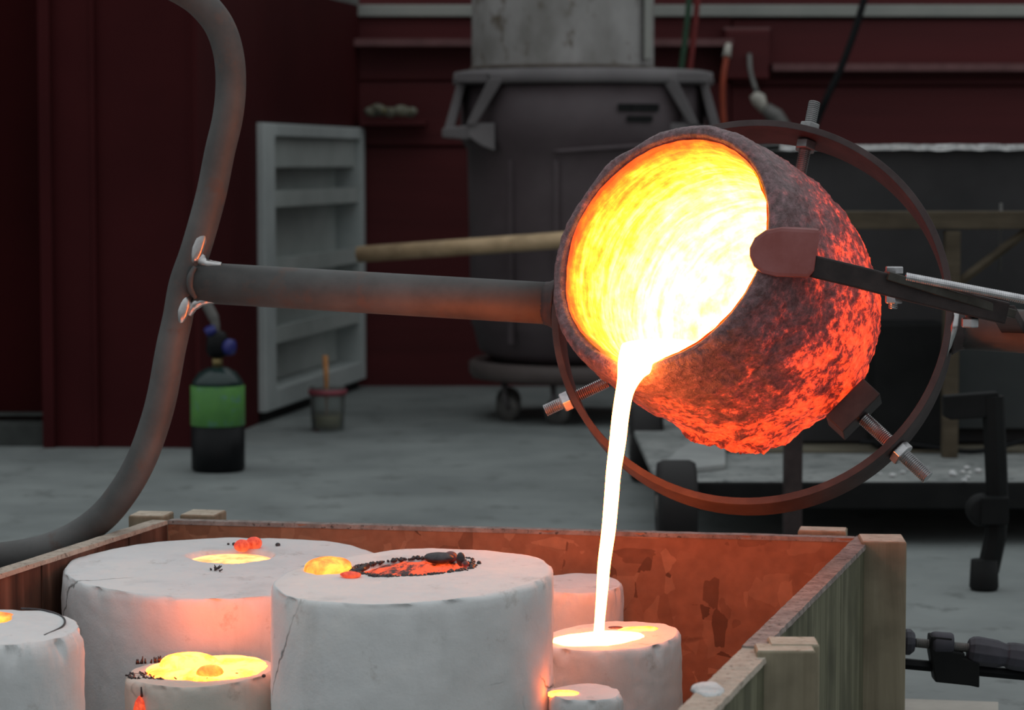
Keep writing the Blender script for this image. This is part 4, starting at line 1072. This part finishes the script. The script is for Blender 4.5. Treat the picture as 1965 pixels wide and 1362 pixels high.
lm, nt, bs_ = newmat('incandescent_lining')
tcn = nt.nodes.new('ShaderNodeTexCoord'); sp = nt.nodes.new('ShaderNodeSeparateXYZ'); nt.links.new(tcn.outputs['Object'], sp.inputs[0])
ang = math_(nt, 'ARCTAN2', sp.outputs['Y'], math_(nt, 'MULTIPLY', sp.outputs['X'], -1.0))
cmb = nt.nodes.new('ShaderNodeCombineXYZ'); nt.links.new(math_(nt, 'MULTIPLY', ang, 1.2), cmb.inputs[0]); nt.links.new(math_(nt, 'MULTIPLY', sp.outputs['Z'], 62.0), cmb.inputs[1])
st = tex(nt, 'ShaderNodeTexNoise', cmb.outputs[0], 1.6, Detail=6.0, Roughness=0.6, Distortion=0.35)
sp2 = tex(nt, 'ShaderNodeTexNoise', tcn.outputs['Object'], 75, Detail=5.0, Roughness=0.65)
dep = nt.nodes.new('ShaderNodeMapRange'); nt.links.new(sp.outputs['Z'], dep.inputs[0]); dep.inputs[1].default_value = 0.0; dep.inputs[2].default_value = -0.15
tow = nt.nodes.new('ShaderNodeMapRange'); nt.links.new(sp.outputs['X'], tow.inputs[0]); tow.inputs[1].default_value = -0.12; tow.inputs[2].default_value = 0.12
edge = nt.nodes.new('ShaderNodeMapRange'); nt.links.new(sp.outputs['Z'], edge.inputs[0]); edge.inputs[1].default_value = -0.002; edge.inputs[2].default_value = -0.016; edge.inputs[3].default_value = 0.0; edge.inputs[4].default_value = 0.29
hsum = math_(nt, 'ADD', math_(nt, 'MULTIPLY', dep.outputs[0], 0.62), edge.outputs[0])
hsum = math_(nt, 'ADD', hsum, math_(nt, 'MULTIPLY', tow.outputs[0], 0.10))
hsum = math_(nt, 'ADD', hsum, math_(nt, 'MULTIPLY', math_(nt, 'SUBTRACT', st, 0.5), 0.95))
hsum = math_(nt, 'ADD', hsum, math_(nt, 'MULTIPLY', math_(nt, 'SUBTRACT', sp2, 0.5), 0.55), clamp=True)
ecol = ramp(nt, hsum, [(0.0, (0.5, 0.012, 0.004)), (0.14, (1.0, 0.06, 0.005)), (0.32, (1.0, 0.25, 0.006)), (0.5, (1.0, 0.48, 0.02)), (0.7, (1.0, 0.44, 0.07)), (1.0, (1.0, 0.32, 0.075))])
estr = ramp(nt, hsum, [(0.0, 0.06), (0.30, 0.085), (0.5, 0.13), (0.75, 0.42), (1.0, 1.0)])
nt.links.new(ecol, bs_.inputs['Emission Color'])
nt.links.new(math_(nt, 'MULTIPLY', estr, 14), bs_.inputs['Emission Strength'])
setp(bs_, base=(0.25, 0.08, 0.03), rough=0.7)
bump(nt, bs_, st, 0.3, 0.003)
def liner(v):
    a = math.atan2(v.y, v.x)
    d = Vector((math.cos(a), math.sin(a), 0)) if math.hypot(v.x, v.y) > .005 else Vector((0, 0, 0))
    amp = .0012 * noise.noise(Vector((math.cos(a) * 2, math.sin(a) * 2, v.z * 90))) + .0012 * fbm(v, 60, 3)
    return spout(v + d * amp)
iprof = [(RI + .003, -.0015), (RI + .0015, -.006), (RI, -.014), (RI - .001, -.04), (RI - .003, -.08), (RI - .008, -.12), (RI - .018, -.155), (RI - .038, -.185), (RI - .07, -.205), (0.02, -.213), (0.0, -.214)]
ip = [(max(0, q.x), q.y) for q in spline([Vector((a, b_, 0)) for a, b_ in iprof], 6)]; ip[-1] = (0.0, ip[-1][1])
m = MB(); lathe(m, ip, 200, fn=liner, caps=False); m.build('hot_lining', lm, cru, local=True)

# molten stream ------------------------------------------------------
lipw = CM @ Vector((RI * 1.08, 0, -.004))
def lipY(): return lipw.y
LY = lipY()
rows = [(662, 1192, 1345, LY + .030, .008), (678, 1188, 1322, LY + .012, .009), (690, 1186, 1296, LY - .002, .010), (701, 1185, 1270, LY - .013, .010), (714, 1185, 1247, LY - .022, .010), (732, 1184, 1229, LY - .026, .010), (758, 1180, 1215, LY - .028, .0095), (800, 1174, 1207, LY - .029, .009), (850, 1169, 1201, LY - .030, .0085), (905, 1163, 1192, LY - .031, .008), (960, 1159, 1187, LY - .032, .0075), (1020, 1154, 1181, LY - .033, .007), (1080, 1147, 1172, LY - .034, .0065), (1140, 1144, 1166, LY - .035, .0060), (1200, 1140, 1160, LY - .036, .0055), (1224, 1137, 1161, LY - .036, .0055)]
lft = spline([at(x0, y, Y) for y, x0, x1, Y, t in rows], 5); rgt = spline([at(x1, y, Y) for y, x0, x1, Y, t in rows], 5)
tt = spline([Vector((t, 0, 0)) for y, x0, x1, Y, t in rows], 5)
m = MB(); SEGS = 20; vs = []; n = len(lft)
for i in range(n):
    c_ = (lft[i] + rgt[i]) / 2; hx = (rgt[i] - lft[i]) / 2; tng = ((lft[min(i + 1, n - 1)] + rgt[min(i + 1, n - 1)]) - (lft[max(i - 1, 0)] + rgt[max(i - 1, 0)])).normalized()
    ny = tng.cross(hx).normalized() * tt[i].x
    for k in range(SEGS):
        a = 2 * math.pi * k / SEGS; vs.append(c_ + hx * math.cos(a) + ny * math.sin(a))
fs = [tuple(range(SEGS)), tuple((n - 1) * SEGS + k for k in range(SEGS))]
for i in range(n - 1):
    for k in range(SEGS):
        a = i * SEGS + k; b_ = i * SEGS + (k + 1) % SEGS; fs.append((a, b_, b_ + SEGS, a + SEGS))
m.add(vs, fs, True)
tag(m.build('molten_stream', H_BRIGHT, loc=at(1150, 1224, LY - .036)), 'white hot molten metal stream falling from the crucible lip into the mould', 'metal')

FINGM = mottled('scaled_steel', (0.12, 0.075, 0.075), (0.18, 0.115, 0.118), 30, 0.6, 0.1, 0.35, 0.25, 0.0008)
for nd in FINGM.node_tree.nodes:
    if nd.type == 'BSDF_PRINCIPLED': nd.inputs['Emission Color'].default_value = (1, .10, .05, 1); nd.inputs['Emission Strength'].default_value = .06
# hold-down arm: rounded finger over the crucible rim, flat bar to the right pipe ------
YFg = MC.y + 0.005
fpts = [(1572, 440), (1500, 436), (1468, 442), (1448, 456), (1438, 476), (1438, 492), (1446, 512), (1462, 525), (1490, 531), (1552, 533), (1562, 520)]
Yfin = (CM @ Vector((RI * math.cos(R(127)), RI * math.sin(R(127)), 0))).y
fc = [at(x, y, Yfin - .058) for x, y in fpts]
m = MB(); extrude_poly(m, fc, (0.006, 0.042, 0.0)); finger = m.build('hold_down_finger', FINGM, sh, bevel=0.004)
Ya = Yfin - .036
top = [at(1558, 488, Ya), at(1700, 528, Ya + .005), at(1830, 560, Ya + .012), at(1938, 594, Ya + .02)]
m = MB()
def barpts(pts, hw, th, m):
    n = len(pts); vs = []
    for i, p in enumerate(pts):
        t = (Vector(pts[min(i + 1, n - 1)]) - Vector(pts[max(i - 1, 0)])).normalized(); zz = (Zv - t * Zv.dot(t)).normalized(); s = t.cross(zz)
        for a, b_ in ((-1, -1), (1, -1), (1, 1), (-1, 1)): vs.append(Vector(p) + s * (a * hw) + zz * (b_ * th))
    fs = [(0, 1, 2, 3), tuple((n - 1) * 4 + k for k in range(4))]
    for i in range(n - 1):
        for k in range(4): fs.append((i * 4 + k, i * 4 + (k + 1) % 4, i * 4 + 4 + (k + 1) % 4, i * 4 + 4 + k))
    m.add(vs, fs)
barpts([at(1556, 510, Ya), at(1640, 530, Ya + .003), at(1740, 556, Ya + .008), at(1840, 580, Ya + .014), at(1925, 600, Ya + .02)], .016, .0115, m)
arm = m.build('hold_down_arm', DARKSTEEL, sh, bevel=0.002)
m = MB(); barpts([at(1700, 528, Ya - .005), at(1790, 556, Ya), at(1870, 580, Ya + .01), at(1940, 602, Ya + .02)], .012, .0045, m)
m.build('spring_strap', mottled('olive_steel', (0.05, 0.047, 0.04), (0.10, 0.095, 0.082), 25, 0.4, 0.5), sh, bevel=0.001)
ribbed(at(1738, 531, Ya - .012), at(2010, 583, Ya - .012), .0048).build('threaded_rod', ZINC, sh)
for (px, y0, y1, hy) in ((1716, 514, 592, 562), (1862, 590, 628, 608)):
    YB_ = Ya + (.008 if px < 1800 else .016); q0 = at(px, y0, YB_); q1 = at(px - 2, y1, YB_)
    par = ribbed(q0, q1, .0048, .002).build('arm_bolt', ZINC, sh)
    hexnut(at(px, y0 + 12, YB_), (0, 0, 1), .0098, .008, 'bolt_head', ZINC, par)
    hexnut(at(px - 1, hy + 20, YB_), (0, 0, 1), .0095, .010, 'nut', ZINC, par)
m = MB(); q0 = at(1925, 596, Ya + .02); q1 = RC + pd_ * (RR + .07)
barpts([q0, q0.lerp(q1, .5) , q1], .012, .006, m); m.build('arm_mount', DARKSTEEL, sh, bevel=0.001)
# clamp pad pressing on the body at the lower right
dpad = (CPAD - (RC + d3 * RR)).normalized()
Mx = Matrix.Identity(3)
padn = -d3
px_ = (ax_r * 1.0).normalized(); py_ = padn.cross(px_).normalized()
PC = p3 - d3 * .060
m = MB(); box(m, PC, (0.040, 0.058, 0.026), (px_, py_, padn)); m.build('clamp_pad', DARKSTEEL, sh, bevel=0.0015)
